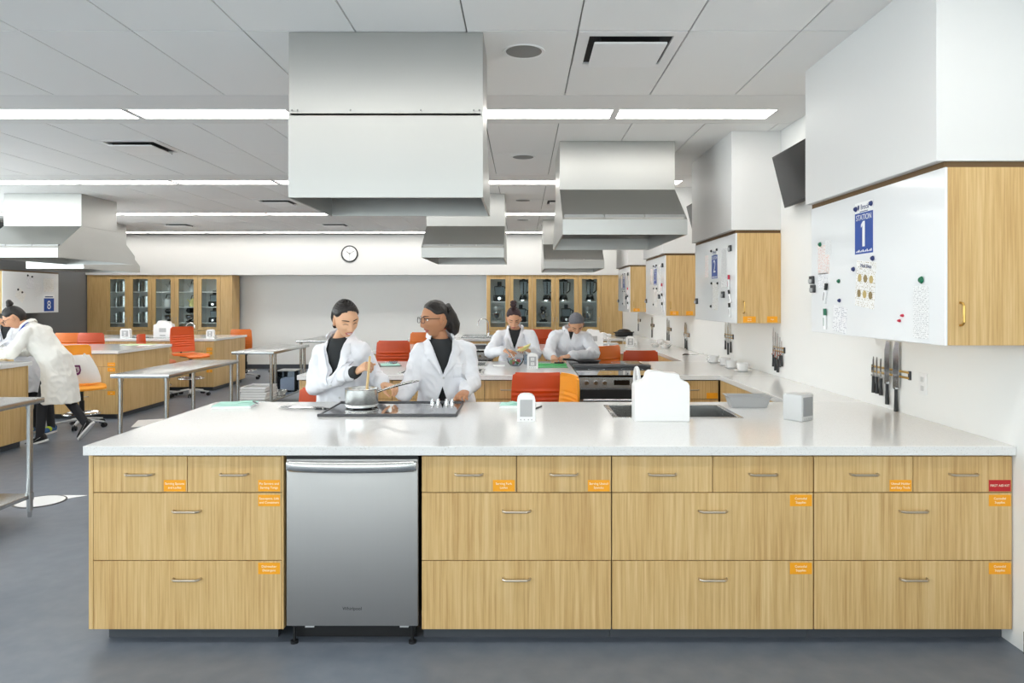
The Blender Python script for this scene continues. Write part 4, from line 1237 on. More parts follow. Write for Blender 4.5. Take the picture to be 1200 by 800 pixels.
# cups on saucers
def cup(lab, x, y, rz, lab2):
    t = thing('saucer', lab2, 'saucer', (x, y, Z), rz, 'saucers on the wall worktop')
    b = BM(); lathe(b, [(0, .003), (.035, .003), (.04, .0), (.045, .003), (.085, .016), (.085, .019), (.04, .008), (0, .008)], seg=28, cap0=False, cap1=False); obj('body', b, 'porc', t)
    t = thing('cup', lab, 'cup', (x, y, Z + .009), rz, 'cups on the wall worktop')
    b = BM(); lathe(b, [(0, 0), (.036, 0), (.05, .02), (.055, .07), (.053, .071), (.047, .022), (.034, .004), (0, .004)], seg=24, cap0=False, cap1=False); obj('body', b, 'porc', t)
    b = BM(); tube(b, [(.05, 0, .058), (.08, 0, .055), (.082, 0, .03), (.05, 0, .02)], .005, 8); obj('handle', b, 'porc', t)
for i, (x, y, r) in enumerate(((2.04, 7.62, 2.5), (2.07, 7.32, 2.2), (2.05, 7.02, 2.7), (2.06, 6.70, .3))):
    w = ['farthest', 'second farthest', 'second nearest', 'nearest'][i]
    cup('white porcelain cup, %s of the row under the second wall cabinet' % w, x, y, r, 'white saucer under the %s cup of the row' % w)
t = thing('serving_tongs', 'black and steel tongs on the wall worktop behind the cups', 'tongs', (2.03, 8.55, Z), .1)
b = BM(); tube(b, [(-.12, -.01, .006), (.05, -.015, .02), (.14, 0, .03)], .006, 6); tube(b, [(-.12, .01, .006), (.05, .015, .02), (.14, 0, .03)], .006, 6); obj('arm', b, 'chrome', t)
b = BM(); sph(b, (-.08, 0, .02), (.045, .02, .012), 12); obj('grip', b, 'black', t)

# third / fourth station items
for i, (x, y, z, r, tl) in enumerate(((1.98, 9.95, 0, .08, 0), (2.05, 10.15, 0, .08, 0), (1.92, 10.3, 0, .075, 0), (2.02, 10.0, .045, .06, .4), (1.98, 10.25, .05, .055, -.5))):
    t = thing('dish', 'white dish in the loose heap under the third wall cabinet, %s' % ['nearest low one', 'right low one', 'far left low one', 'upper near one', 'upper far one'][i], 'dish', (x, y, Z + z + .001), 0, 'heaped white dishes')
    b = BM(); lathe(b, [(0, 0), (r * .5, 0), (r, .04), (r - .003, .041), (r * .5, .005), (0, .005)], seg=20, cap0=False, cap1=False)
    bmesh.ops.transform(b, matrix=M.Rotation(tl, 4, 'X'), verts=b.verts); obj('body', b, 'porc', t)
tower('white outlet tower on the third right peninsula near the wall', 1.55, 10.3, .11, .15, 'greyp', .07, 0, True)
t = thing('roasting_pan', 'black roasting pan on the farthest right worktop', 'pan', (1.88, 13.25, Z), .1)
b = BM(); box(b, -.15, .15, -.1, .1, 0, .09, .02); obj('body', b, 'black', t)
b = BM(); tube(b, [(-.15, 0, .06), (-.19, 0, .08), (-.19, .05, .08), (-.15, .06, .06)], .007, 6); tube(b, [(.15, 0, .06), (.19, 0, .08), (.19, .05, .08), (.15, .06, .06)], .007, 6); obj('handle', b, 'black', t)
b = BM(); sph(b, (0, 0, .09), (.13, .08, .05), 16); obj('lid', b, 'bsteel', t)
for i, (x, y, w, d, h, m) in enumerate(((1.25, 10.72, .35, .22, .03, 'lgrey'), (1.48, 13.2, .3, .2, .05, 'white'))):
    b = BM(); box(b, -w / 2, w / 2, -d / 2, d / 2, 0.001, h, .006); o = obj('baking_tray', b, m, None, (x, y, Z)); tag(o, ['pale baking tray on the third right peninsula behind the hair net cook', 'white tray on the farthest right peninsula'][i], 'tray')
def jug_box(lab, x, y, s=1.0):
    t = thing('towel_dispenser', lab, 'dispenser', (x, y, Z), 0)
    b = BM(); prism(b, [(a * s, c * s) for a, c in pf], XZ, -.055, .055); bmesh.ops.recalc_face_normals(b, faces=b.faces); obj('housing', b, 'white', t, ang=30)
    b = BM(); box(b, -.06, .06, -.058, -.055, .1, .17); box(b, -.05, .05, -.058, -.055, .03, .05); obj('print', b, 'greyp', t, smooth=False)
    return t
jug_box('white shouldered dispenser on the farthest left island', -6.42, 12.85, 1.1)
jug_box('white shouldered dispenser behind the hair net cook on the third peninsula', .98, 10.0, .95)
tower('white outlet tower on the farthest left island, left of the dispenser', -7.02, 12.7, .17, .165, 'greyp', .07, 0, True)
tower('white outlet tower on the farthest left island, near its right corner', -5.52, 12.7, .13, .15, 'greyp', .07, 0, True)
faucet('curved faucet right of the dispenser on the farthest left island', -6.12, 13.05, 1.2, .26, .2)
faucet('curved faucet on the farthest right peninsula, left of the cook with the bun', -.62, 13.12, -1.2, .33, .2)
faucet('curved faucet beside the second white dispenser on the third peninsula', 1.22, 10.2, -1.3, .2, .16, 'white')
b = BM(); box(b, -.2, .2, -.16, .16, 0.001, .004, .001); o = obj('green_sheet', b, mat('pale_green_paper', (206, 226, 176), .6), None, (-5.75, 10.75, Z), smooth=False); tag(o, 'pale green sheet at the far corner of the middle left island', 'paper')
t = thing('paper_pile', 'white paper sheet beside the pale green sheet', 'paper', (-5.55, 10.55, Z), .2)
b = BM(); box(b, -.08, .08, -.1, .1, .001, .003); obj('sheet', b, 'paper', t, smooth=False)

# ================================================================== KNIVES ON WALL STRIPS
def knife_strip(lab, y, z, L=.3):
    t = thing('knife_strip', lab, 'knife rack', (XR, y, z), 0, 'magnetic knife strips')
    b = BM(); box(b, -.014, 0, -L / 2, L / 2, .010, .022, .002); box(b, -.014, 0, -L / 2, L / 2, -.022, -.010, .002); obj('rail', b, 'brass', t)
    b = BM(); box(b, -.012, 0, -L / 2 - .008, -L / 2 + .012, -.026, .026, .002); box(b, -.012, 0, L / 2 - .012, L / 2 + .008, -.026, .026, .002); obj('end_cap', b, 'bsteel', t)
def wall_knife(lab, y, z, blade=.2, bw=.03, handle=.12, g='knives on the wall strips', hm='black'):
    t = thing('kitchen_knife', lab, 'knife', (XR - .016, y, z), 0, g)
    b = BM()
    prism(b, [(-bw / 2, -.02), (bw / 2, -.02), (bw / 2, blade * .75), (bw * .1, blade), (-bw / 2, blade * .97)], YZ, -.0015, .0015); bmesh.ops.recalc_face_normals(b, faces=b.faces); obj('blade', b, 'chrome', t, smooth=False)
    b = BM(); loft(b, [((0, 0, -.02), (.009, 0, 0), (0, .012, 0)), ((0, 0, -.06), (.009, 0, 0), (0, .011, 0)), ((0, 0, -.02 - handle), (.011, 0, 0), (0, .016, 0))], 10); obj('handle', b, hm, t)
    b = BM(); box(b, -.010, .010, -.013, .013, -.024, -.014); obj('bolster', b, 'chrome', t, smooth=False)
def kset(yc, z, spec, place, L=.3):
    knife_strip('brass magnetic knife strip %s' % place, yc, z, L)
    for i, (dy, dz, bl, bw, h) in enumerate(spec):
        wall_knife('%s black handled knife from the left, %s' % (ORD[i], place), yc + dy, z + dz, bl, bw, h)
kset(4.37, 1.142, [(.19, -.02, .1, .016, .11), (.145, -.02, .1, .016, .11), (.095, -.025, .1, .016, .11), (.02, -.05, .24, .06, .13), (-.085, -.07, .26, .07, .14)], 'under the nearest wall cabinet', .44)
kset(6.27, 1.15, [(.11, -.03, .22, .022, .11), (.06, -.05, .2, .026, .12), (.0, -.06, .2, .02, .12), (-.055, -.03, .14, .018, .1), (-.095, -.02, .1, .015, .1)], 'between the first and second wall cabinets', .27)
kset(7.78, 1.19, [(.1, -.03, .18, .02, .1), (0, -.05, .2, .03, .13), (-.1, -.03, .17, .02, .12)], 'above the row of cups', .3)
kset(9.78, 1.11, [(.05, -.03, .2, .08, .14), (-.04, -.05, .2, .03, .13)], 'beside the third wall cabinet', .3)
kset(10.95, 1.14, [(.1, -.03, .2, .05, .13), (-.04, -.06, .2, .05, .14)], 'under the third wall cabinet', .3)
kset(12.35, 1.15, [(.0, -.05, .2, .07, .14)], 'before the farthest wall cabinet', .3)
kset(13.75, 1.2, [(.05, -.05, .2, .06, .14)], 'under the farthest wall cabinet', .3)

# ================================================================== WHITEBOARD PAPERS AND MAGNETS (board faces -X)
def bpos(k): return 1.855 + 0.0, 3.15 + 3.08 * k
XW = 1.855
def sheet(lab, y, z, w, h, m, rot=0.0, lines=None, cat='paper', name='paper_sheet', x=XW, flip=False):
    b = BM(); box(b, -.0012, -.0002, -w / 2, w / 2, -h / 2, h / 2)
    o = obj(name, b, m, None, (x, y, z), smooth=False, rot=(rot, 0, 0)); return tag(o, lab, cat)
def magnet(lab, y, z, m, r=.015, x=XW, off=.0014):
    b = BM(); lathe(b, [(r * .8, 0), (r, .003), (r * .7, .011), (r * .55, .014), (0, .0145)], seg=16, cap1=False)
    bmesh.ops.transform(b, matrix=M.Rotation(-PI / 2, 4, 'Y'), verts=b.verts)
    o = obj('magnet', b, m, None, (x - off, y, z)); return tag(o, lab, 'magnet', 'round whiteboard magnets')
def marker(lab, y, z, rot, cap, x=XW):
    t = thing('marker', lab, 'marker', (x - .012, y, z), 0, 'whiteboard markers'); t.rotation_euler = (rot, 0, 0)
    b = BM(); cyl(b, (0, 0, -.06), (0, 0, .025), .009, seg=10); obj('barrel', b, 'white', t)
    b = BM(); cyl(b, (0, 0, .025), (0, 0, .065), .0098, seg=10); obj('cap', b, cap, t)
    b = BM(); box(b, -.0096, -.0086, -.003, .003, -.04, .01); obj('print', b, cap, t, smooth=False)
def yof(px, X=XW): return X * 840.0 / (px - 612)
# station sign
def station_sign(lab, y, z, num, w=.205, h=.282):
    t = thing('station_sign', lab, 'sign', (XW, y, z))
    b = BM(); box(b, -.0012, -.0002, -w / 2, w / 2, -h / 2, h / 2); obj('sheet', b, 'paper', t, smooth=False)
    b = BM(); box(b, -.0022, -.0012, -w / 2, w / 2, -h / 2, h / 2 - .058); obj('blue_panel', b, 'blue', t, smooth=False)
    b = BM()
    text_bm(b, 'STATION', .044, face_negX(-.0026, 0, h / 2 - .085), 0, xs=.95)
    if num == '1': prism(b, [(-.014, -.102), (.014, -.102), (.014, .014), (.030, .002), (.030, .018), (.008, .036), (-.014, .036)], YZ, -.003, -.0022); bmesh.ops.recalc_face_normals(b, faces=b.faces)
    else: text_bm(b, num, .175, face_negX(-.0026, 0, -.03), 0)
    for i in range(12): box(b, -.003, -.0022, -.090 + .0152 * i, -.081 + .0152 * i, -.132, -.118 - .004 * (i % 3))
    obj('lettering', b, 'white', t, smooth=False)
    b = BM(); text_bm(b, 'Brescia', .04, face_negX(-.0016, -.010, h / 2 - .028), 0, xs=.8)
    prism(b, [(.052, h / 2 - .014), (.052, h / 2 - .034), (.061, h / 2 - .044), (.07, h / 2 - .034), (.07, h / 2 - .014)], YZ, -.002, -.0012); box(b, -.002, -.0012, -.045, .045, h / 2 - .054, h / 2 - .050); obj('heading', b, 'navy', t, smooth=False)
station_sign('blue and white sign reading STATION 1 on the nearest whiteboard', 3.89, 1.973, '1')
magnet('navy magnet at the top left corner of the station 1 sign', 3.975, 2.082, 'navy', .015, off=.0026)
magnet('navy magnet at the top right corner of the station 1 sign', 3.80, 2.092, 'navy', .015, off=.0026)
# tilted recipe sheet
t = thing('recipe_sheet', 'tilted recipe sheet with small photos below the station 1 sign', 'paper', (XW, 3.875, 1.665)); t.rotation_euler = (.10, 0, 0)
b = BM(); box(b, -.0012, -.0002, -.11, .11, -.125, .125); text_bm(b, 'Meal Ideas', .03, face_negX(-.0018, 0, .098), 1)
for i in range(3):
    for j in range(2):
        c_ = V((-.0019, .065 - .065 * i, .03 - .085 * j))
        vs = [b.verts.new(c_ + V((0, .022 * math.cos(a), .022 * math.sin(a)))) for a in [2 * PI * q / 12 for q in range(12)]]
        b.faces.new(vs).material_index = 2 + (i + j) % 2
obj('page', b, ['recipe', 'navy', mat('print_ochre', (196, 172, 110), .5), mat('print_brown', (146, 126, 84), .5)], t, smooth=False)
magnet('navy magnet at the upper right corner of the tilted recipe sheet', 3.785, 1.80, 'navy', .014)
magnet('navy magnet at the upper left corner of the tilted recipe sheet', 4.005, 1.752, 'navy', .014)
# right form under the green magnet
sheet('printed form under the big green magnet near the front edge of the whiteboard', 3.335, 1.523, .13, .245, 'formp')
magnet('big green magnet holding the printed form near the whiteboard front edge', 3.324, 1.672, 'green', .018)
magnet('red magnet left of the printed form, upper of two', 3.487, 1.504, 'red', .008)
magnet('red magnet left of the printed form, lower of two', 3.515, 1.478, 'red', .008)
# left cluster
sheet('red printed slip under the upper green magnet at the far end of the nearest whiteboard', 4.41, 1.83, .17, .18, 'redp')
sheet('small grey receipt beside the upper green magnet', 4.34, 1.90, .085, .085, 'formp').location.x -= .0012
magnet('green magnet on the red printed slip at the far left', 4.45, 1.925, 'green', .015, off=.003)
magnet('dark green magnet alone, middle left of the nearest whiteboard', 4.19, 1.69, 'green', .013)
magnet('dark blue magnet above the tilted letter', 4.18, 1.577, 'navy', .012, off=.002)
sheet('white letter at the lower left of the nearest whiteboard', 4.185, 1.468, .18, .15, 'notep', .1)
sheet('white note behind the black capped marker', 4.42, 1.70, .14, .09, 'notep')
marker('white marker with black cap on the nearest whiteboard', 4.36, 1.617, .22, 'black')
marker('white marker with green cap low on the nearest whiteboard', 4.365, 1.462, -.04, 'green')
def clip_(lab, y, z, x=XW, s=1.0):
    t = thing('magnetic_clip', lab, 'clip', (x, y, z), 0, 'grey magnetic clips')
    b = BM(); box(b, -.018 * s, -.001, -.028 * s, .028 * s, -.025 * s, .025 * s, .004); obj('body', b, 'bsteel', t)
    b = BM(); box(b, -.026 * s, -.017 * s, -.02 * s, .02 * s, -.02 * s, .005 * s, .003); obj('lever', b, 'greyp', t)
clip_('grey magnetic clip at the far end of the nearest whiteboard, upper', 4.572, 1.708)
clip_('grey magnetic clip at the far end of the nearest whiteboard, lower', 4.555, 1.652)

# second to fourth boards: sign, recipe, form, clips and markers each
for k in (1, 2, 3):
    y0 = 3.15 + 3.08 * k; w = ['', 'second', 'third', 'farthest'][k]
    station_sign('small blue and white station sign on the %s whiteboard' % w, y0 + .68, 1.93, str(k + 1))
    sheet('recipe sheet under the sign on the %s whiteboard' % w, y0 + .66, 1.62, .21, .26, 'recipe', .06)
    for j, (yy, zz) in enumerate(((.78, 2.06), (.58, 2.06), (.77, 1.745), (.55, 1.74))):
        magnet('dark magnet on the %s whiteboard, %s corner of the %s' % (w, ['left', 'right'][j % 2], ['sign', 'recipe sheet'][j // 2]), y0 + yy, zz, 'black', .014, off=.0026)
    sheet('pale red slip at the upper left of the %s whiteboard' % w, y0 + .98, 1.92, .13, .22, 'redp')
    sheet('long printed form at the upper right of the %s whiteboard' % w, y0 + .36, 1.88, .19, .36, 'formp')
    clip_('grey clip at the top near edge of the %s whiteboard' % w, y0 + .14, 2.04, s=1.1)
    clip_('grey clip in the lower middle of the %s whiteboard' % w, y0 + .36, 1.63, s=1.2)
    clip_('grey clip at the far lower edge of the %s whiteboard' % w, y0 + 1.36, 1.57, s=1.2)
    magnet('small dark magnet low on the %s whiteboard' % w, y0 + .8, 1.52, 'black', .016)
    marker('marker with red cap near the front edge of the %s whiteboard' % w, y0 + .17, 1.74, 0, 'red')
    marker('marker with black cap, upper one near the front edge of the %s whiteboard' % w, y0 + .14, 1.61, -.5, 'black')
    marker('marker with black cap, lower one near the front edge of the %s whiteboard' % w, y0 + .14, 1.49, -.3, 'black')
# left wall board (faces +X)
XB = -9.35
t = thing('station_sign', 'blue sign reading 8 on the left wall whiteboard', 'sign', (XB, 14.16, 1.49))
b = BM(); box(b, .0002, .0012, -.16, .16, -.13, .2); obj('sheet', b, 'paper', t, smooth=False)
b = BM(); box(b, .0012, .0022, -.15, .15, -.125, .13); obj('blue_panel', b, 'blue', t, smooth=False)
b = BM(); text_bm(b, '8', .24, face_posX(.0026, 0, -.01), 0); obj('lettering', b, 'white', t, smooth=False)
b = BM(); box(b, .0012, .003, -.12, .12, .15, .17); obj('heading', b, 'navy', t, smooth=False)
for (lab, y, z, w, h, m, r) in (('recipe sheet at the upper right of the left wall whiteboard', 14.15, 1.88, .3, .26, 'recipe', 0), ('narrow form in the middle of the left wall whiteboard', 13.85, 1.77, .2, .27, 'formp', 0), ('tilted sheet at the lower left of the left wall whiteboard', 13.36, 1.68, .24, .2, 'recipe', -.6), ('pale printed slip at the upper left of the left wall whiteboard', 13.62, 1.93, .2, .24, 'notep', 0)):
    b = BM(); box(b, .0002, .0012, -w / 2, w / 2, -h / 2, h / 2); o = obj('paper_sheet', b, m, None, (XB, y, z), smooth=False, rot=(r, 0, 0)); tag(o, lab, 'paper')
for i, (y, z) in enumerate(((13.29, 1.78), (13.4, 1.73), (13.55, 2.05), (13.67, 2.03))):
    b = BM(); lathe(b, [(.02, 0), (.02, .006), (.012, .014), (0, .0145)], seg=12, cap1=False); bmesh.ops.transform(b, matrix=M.Rotation(PI / 2, 4, 'Y'), verts=b.verts)
    o = obj('magnet', b, 'black', None, (XB + .0014, y, z)); tag(o, 'black magnet on the left wall whiteboard, %s from the left' % ORD[i], 'magnet', 'round whiteboard magnets')

# ================================================================== CONTENTS OF THE DISPLAY CABINETS
def stock_pot(lab, x, y, z, r, h, bars=True):
    t = thing('stock_pot', lab, 'pot', (x, y, z), 0, 'stock pots in the left cabinet')
    b = BM(); lathe(b, [(0, 0), (r, 0), (r, h), (r + .004, h), (r + .004, h + .006), (0, h + .02)], seg=24, cap0=False, cap1=False); obj('body', b, 'steel', t)
    b = BM()
    for s in (-1, 1): tube(b, [(s * r, -.04, h * .8), (s * (r + .03), -.03, h * .8), (s * (r + .03), .03, h * .8), (s * r, .04, h * .8)], .006, 6)
    obj('handle', b, 'chrome', t)
def blender_(lab, x, y, z, s=1.0, glass=True, rz=0):
    t = thing('blender', lab, 'blender', (x, y, z), rz, 'jug blenders in the display cabinet')
    b = BM(); lathe(b, [(.085 * s, 0), (.085 * s, .02), (.06 * s, .11 * s), (.055 * s, .12 * s)], seg=18); obj('base', b, 'black', t)
    b = BM(); lathe(b, [(.088 * s, .012), (.088 * s, .035)], seg=18, cap0=False, cap1=False); lathe(b, [(.062 * s, .085 * s), (.064 * s, .10 * s)], seg=18, cap0=False, cap1=False); obj('trim_ring', b, 'chrome', t)
    b = BM(); lathe(b, [(.05 * s, .122 * s), (.075 * s, .36 * s)], seg=16, cap1=False); obj('jug', b, 'pglass' if glass else 'steel', t)
    b = BM(); lathe(b, [(.078 * s, .36 * s), (.078 * s, .385 * s), (.03 * s, .39 * s), (.03 * s, .41 * s)], seg=16); obj('lid', b, 'black', t)
    b = BM(); tube(b, [(.07 * s, 0, .35 * s), (.12 * s, 0, .34 * s), (.115 * s, 0, .2 * s), (.06 * s, 0, .15 * s)], .011 * s, 8); obj('handle', b, 'black', t)
    b = BM(); box(b, -.012, .012, -.07 * s, -.05 * s, .13 * s, .35 * s); obj('scale_strip', b, 'black', t, smooth=False)
def mixer(lab, x, y, z, m='white', s=1.0, rz=0):
    t = thing('stand_mixer', lab, 'mixer', (x, y, z), rz, 'stand mixers in the display cabinet')
    b = BM(); box(b, -.1 * s, .12 * s, -.08 * s, .08 * s, 0, .035 * s, .015 * s); obj('base', b, m, t)
    b = BM(); loft(b, [((.09 * s, 0, .03 * s), (.035 * s, 0, 0), (0, .05 * s, 0)), ((.09 * s, 0, .22 * s), (.035 * s, 0, 0), (0, .05 * s, 0))], 14); obj('column', b, m, t)
    b = BM(); loft(b, [((-.13 * s, 0, .27 * s), (0, .02 * s, 0), (0, 0, .02 * s)), ((-.1 * s, 0, .27 * s), (0, .06 * s, 0), (0, 0, .055 * s)), ((.08 * s, 0, .27 * s), (0, .065 * s, 0), (0, 0, .06 * s)), ((.14 * s, 0, .27 * s), (0, .03 * s, 0), (0, 0, .03 * s))], 16); obj('head', b, m, t)
    b = BM(); lathe(b, [(.03 * s, 0), (.05 * s, .02 * s), (.09 * s, .07 * s), (.1 * s, .14 * s), (.096 * s, .14 * s), (.08 * s, .07 * s), (0, .025 * s)], c=(-.05 * s, 0, .036 * s), seg=20, cap0=True, cap1=False); obj('bowl', b, 'chrome', t)
    b = BM(); cyl(b, (-.05 * s, 0, .08 * s), (-.05 * s, 0, .23 * s), .012 * s, seg=8); obj('beater', b, 'chrome', t)
def kettle(lab, x, y, z, m='steel', s=1.0):
    t = thing('kettle', lab, 'kettle', (x, y, z), 0, 'kettles in the left cabinet')
    b = BM(); lathe(b, [(.09 * s, 0), (.1 * s, .03 * s), (.07 * s, .16 * s), (.03 * s, .19 * s)], seg=20); obj('body', b, m, t)
    b = BM(); tube(b, [(-.06 * s, 0, .17 * s), (-.04 * s, 0, .25 * s), (.05 * s, 0, .25 * s), (.08 * s, 0, .15 * s)], .01 * s, 8); obj('handle', b, 'black', t)
    b = BM(); tube(b, [(-.08 * s, 0, .1 * s), (-.12 * s, 0, .14 * s), (-.14 * s, 0, .17 * s)], [.016 * s, .012 * s, .01 * s], 8); obj('spout', b, m, t)
    b = BM(); sph(b, (0, 0, .19 * s), .015 * s, 8); obj('knob', b, 'black', t)
def processor(lab, x, y, z, s=1.0):
    t = thing('food_processor', lab, 'food processor', (x, y, z), 0, 'food processors in the cabinets')
    b = BM(); box(b, -.1 * s, .1 * s, -.09 * s, .09 * s, 0, .11 * s, .02 * s); obj('base', b, 'black', t)
    b = BM(); lathe(b, [(.08 * s, .112 * s), (.09 * s, .24 * s)], seg=18, cap1=False); obj('bowl', b, 'pglass', t)
    b = BM(); lathe(b, [(.092 * s, .24 * s), (.092 * s, .255 * s), (.035 * s, .26 * s), (.035 * s, .33 * s)], seg=18); obj('lid', b, 'black', t)
    b = BM(); tube(b, [(.09 * s, 0, .23 * s), (.13 * s, 0, .22 * s), (.12 * s, 0, .13 * s)], .012 * s, 8); obj('handle', b, 'black', t)
    b = BM(); cyl(b, (0, -.09 * s, .05 * s), (0, -.105 * s, .05 * s), .025 * s, seg=12); obj('dial', b, 'chrome', t)
YS = YB + .23
cx = [RD0 + .512 * (i + .5) for i in range(5)]
for i in range(5):
    s_ = 1.22
    if i == 0: processor('food processor with tall clear jar on the top shelf, first door of the right cabinet', cx[i] + .03, YS, 1.556, 1.35)
    else: blender_('black jug blender on the top shelf behind the %s door of the right cabinet' % ORD[i], cx[i] + (.06, .06, .08, -.06, .03)[i], YS, 1.556, 1.25)
    if i in (0, 2, 4): mixer('stand mixer, middle shelf behind the %s door of the right cabinet' % ORD[i], cx[i], YS, 1.091, ['lgrey', 'white', 'bsteel', 'white', 'greyp'][i], 1.12, .9 if i != 2 else 1.5)
    else: processor('food processor on the middle shelf behind the %s door of the right cabinet' % ORD[i], cx[i], YS, 1.091, 1.2)
for i in (1, 2, 4):
    t = thing('mixing_bowl', 'steel bowl on the lowest glass shelf behind the %s door of the right cabinet' % ORD[i], 'bowl', (cx[i], YS, .881), 0, 'steel bowls in the right cabinet')
    b = BM(); lathe(b, [(0, 0), (.06, 0), (.13, .1), (.127, .1), (.055, .006), (0, .006)], seg=20, cap0=False, cap1=False); obj('body', b, 'bsteel', t)
cx = [LD0 + .42 + .512 * (i + .5) for i in range(5)]
for r, z in enumerate((1.776, 1.436, 1.081)):
    n_ = ['top', 'middle', 'lower'][r]
    for i in range(2):
        stock_pot('tall steel stock pot on the %s shelf behind the %s door of the left cabinet' % (n_, ORD[i]), cx[i] + .055, YS, z, .12, .235)
        stock_pot('narrow steel pot left of the stock pot, %s shelf, %s door of the left cabinet' % (n_, ORD[i]), cx[i] - .165, YS + .06, z, .036, .2)
kettle('small kettle on the top shelf behind the third door of the left cabinet', cx[2] + .1, YS, 1.776, 'lgrey')
kettle('steel kettle on the upper middle shelf behind the third door of the left cabinet', cx[2] + .03, YS, 1.436, 'white', 1.1)
kettle('pale kettle on the top shelf behind the fourth door of the left cabinet', cx[3] + .08, YS, 1.776, 'lgrey')
kettle('green kettle on the middle shelf behind the fourth door of the left cabinet', cx[3] + .08, YS, 1.436, 'pale')
mixer('dark stand mixer with steel bowl on the lower shelf, fourth door of the left cabinet', cx[3] + .04, YS, 1.081, 'black', 1.0, .9)
mixer('dark stand mixer on the lower shelf, third door of the left cabinet', cx[2] + .08, YS, 1.081, 'bsteel', .95, .4)
processor('black food processor on the upper middle shelf, fifth door of the left cabinet', cx[4] + .04, YS, 1.436, 1.1)
processor('clear food processor on the lower shelf, fifth door of the left cabinet', cx[4] + .04, YS, 1.081, 1.05)
for i in (1, 2):
    t = thing('mixing_bowl', 'steel bowl on the lowest shelf behind the %s door of the left cabinet' % ORD[i], 'bowl', (cx[i] + .05, YS, .881), 0, 'steel bowls in the left cabinet')
    b = BM(); lathe(b, [(0, 0), (.06, 0), (.12, .09), (.117, .09), (.055, .006), (0, .006)], seg=20, cap0=False, cap1=False); obj('body', b, 'bsteel', t)
# ================================================================== PEOPLE
def eval_mesh(o):
    bpy.context.view_layer.update()
    dg = bpy.context.evaluated_depsgraph_get()
    me = bpy.data.meshes.new_from_object(o.evaluated_get(dg))
    old = o.data
    bpy.data.objects.remove(o)
    bpy.data.meshes.remove(old)
    return me

def remeshed(bm, voxel, smooth=5, factor=.5):
    """union of the closed pieces in bm as one continuous skin; returns a bmesh"""
    me = bpy.data.meshes.new('form'); bm.to_mesh(me); bm.free()
    o = bpy.data.objects.new('form', me); COL.objects.link(o)
    r = o.modifiers.new('r', 'REMESH'); r.mode = 'VOXEL'; r.voxel_size = voxel; r.adaptivity = 0
    if smooth:
        s = o.modifiers.new('s', 'SMOOTH'); s.iterations = smooth; s.factor = factor
    me2 = eval_mesh(o)
    b = BM(); b.from_mesh(me2); bpy.data.meshes.remove(me2)
    return b

def rcone(bm, p0, p1, r0, r1, seg=14):
    """round ended tapering limb"""
    p0, p1 = V(p0), V(p1)
    d = (p1 - p0).normalized(); u, w = ring_frame(d)
    rings = []
    for a in (80, 60, 35, 10): a = math.radians(a); rings.append((p0 - d * r0 * math.sin(a), u * r0 * math.cos(a), w * r0 * math.cos(a)))
    for a in (10, 35, 60, 80): a = math.radians(a); rings.append((p1 + d * r1 * math.sin(a), u * r1 * math.cos(a), w * r1 * math.cos(a)))
    loft(bm, rings, seg)

def ss(a, b, x):
    t = max(0.0, min(1.0, (x - a) / (b - a)));  return t * t * (3 - 2 * t)
def gs(x, s): return math.exp(-(x / s) ** 2)

def head_point(d, smile=0.0):
    """direction -> surface point of the head, face towards -Y"""
    x, y, z = d.x * .0735, d.y * (.094 if d.y < 0 else .100), d.z * .118
    zl = d.z
    jaw = ss(-.05, -.95, zl) if zl < 0 else 0
    x *= 1 - .30 * jaw
    if y > 0: y *= 1 - .50 * jaw
    else: y *= 1 - .04 * jaw
    if zl > .3: x *= 1 - .04 * ss(.3, 1, zl)
    fr = ss(.15, .75, -d.y)
    if fr > 0:
        ax = abs(x); q = 0.0
        q += .004 * gs(ax - .03, .024) * gs(z - .022, .010)
        q -= .010 * gs(ax - .031, .016) * gs(z + .002, .012)
        if -.062 < z < .024:
            t = max(0.0, min(1.0, (.020 - z) / .064))
            tip = ss(-.060, -.046, z)
            q += (.004 + .017 * t) * gs(x, .008 + .006 * t) * tip * ss(.024, .008, z)
            q += .006 * gs(ax - .013, .007) * gs(z + .044, .008)
        q += .0055 * gs(x, .022 + .006 * smile) * gs(z + .067, .0055)
        q += .0060 * gs(x, .019 + .006 * smile) * gs(z + .080, .0060)
        q -= .0035 * gs(x, .024 + .008 * smile) * gs(z + .0735, .003)
        q -= .003 * gs(z + .091, .006) * gs(x, .02)
        q += .007 * gs(x, .020) * gs(z + .107, .013)
        q += (.004 + .005 * smile) * gs(ax - .041, .018) * gs(z + .038 - .006 * smile, .018)
        q -= .003 * smile * gs(ax - .034, .008) * gs(z + .066, .014)
        y -= q * fr
    return V((x, y, z))

NU, NVV = 96, 80
def head_grid(fn):
    rows = []
    for j in range(NVV + 1):
        th = PI * j / NVV
        row = []
        for i in range(NU):
            ph = 2 * PI * i / NU
            d = V((math.sin(th) * math.sin(ph), -math.sin(th) * math.cos(ph), math.cos(th)))
            row.append(fn(d))
        rows.append(row)
    return rows
def grid_bm(bm, rows, mi_fn=None):
    top = bm.verts.new(rows[0][0]); bot = bm.verts.new(rows[-1][0])
    vr = [[bm.verts.new(p) for p in r] for r in rows[1:-1]]
    n = len(vr[0])
    for i in range(n):
        j = (i + 1) % n
        bm.faces.new((top, vr[0][i], vr[0][j])); bm.faces.new((bot, vr[-1][j], vr[-1][i]))
    for A, B in zip(vr, vr[1:]):
        for i in range(n):
            j = (i + 1) % n
            f = bm.faces.new((A[i], B[i], B[j], A[j]))
            if mi_fn: f.material_index = mi_fn(f.calc_center_median())

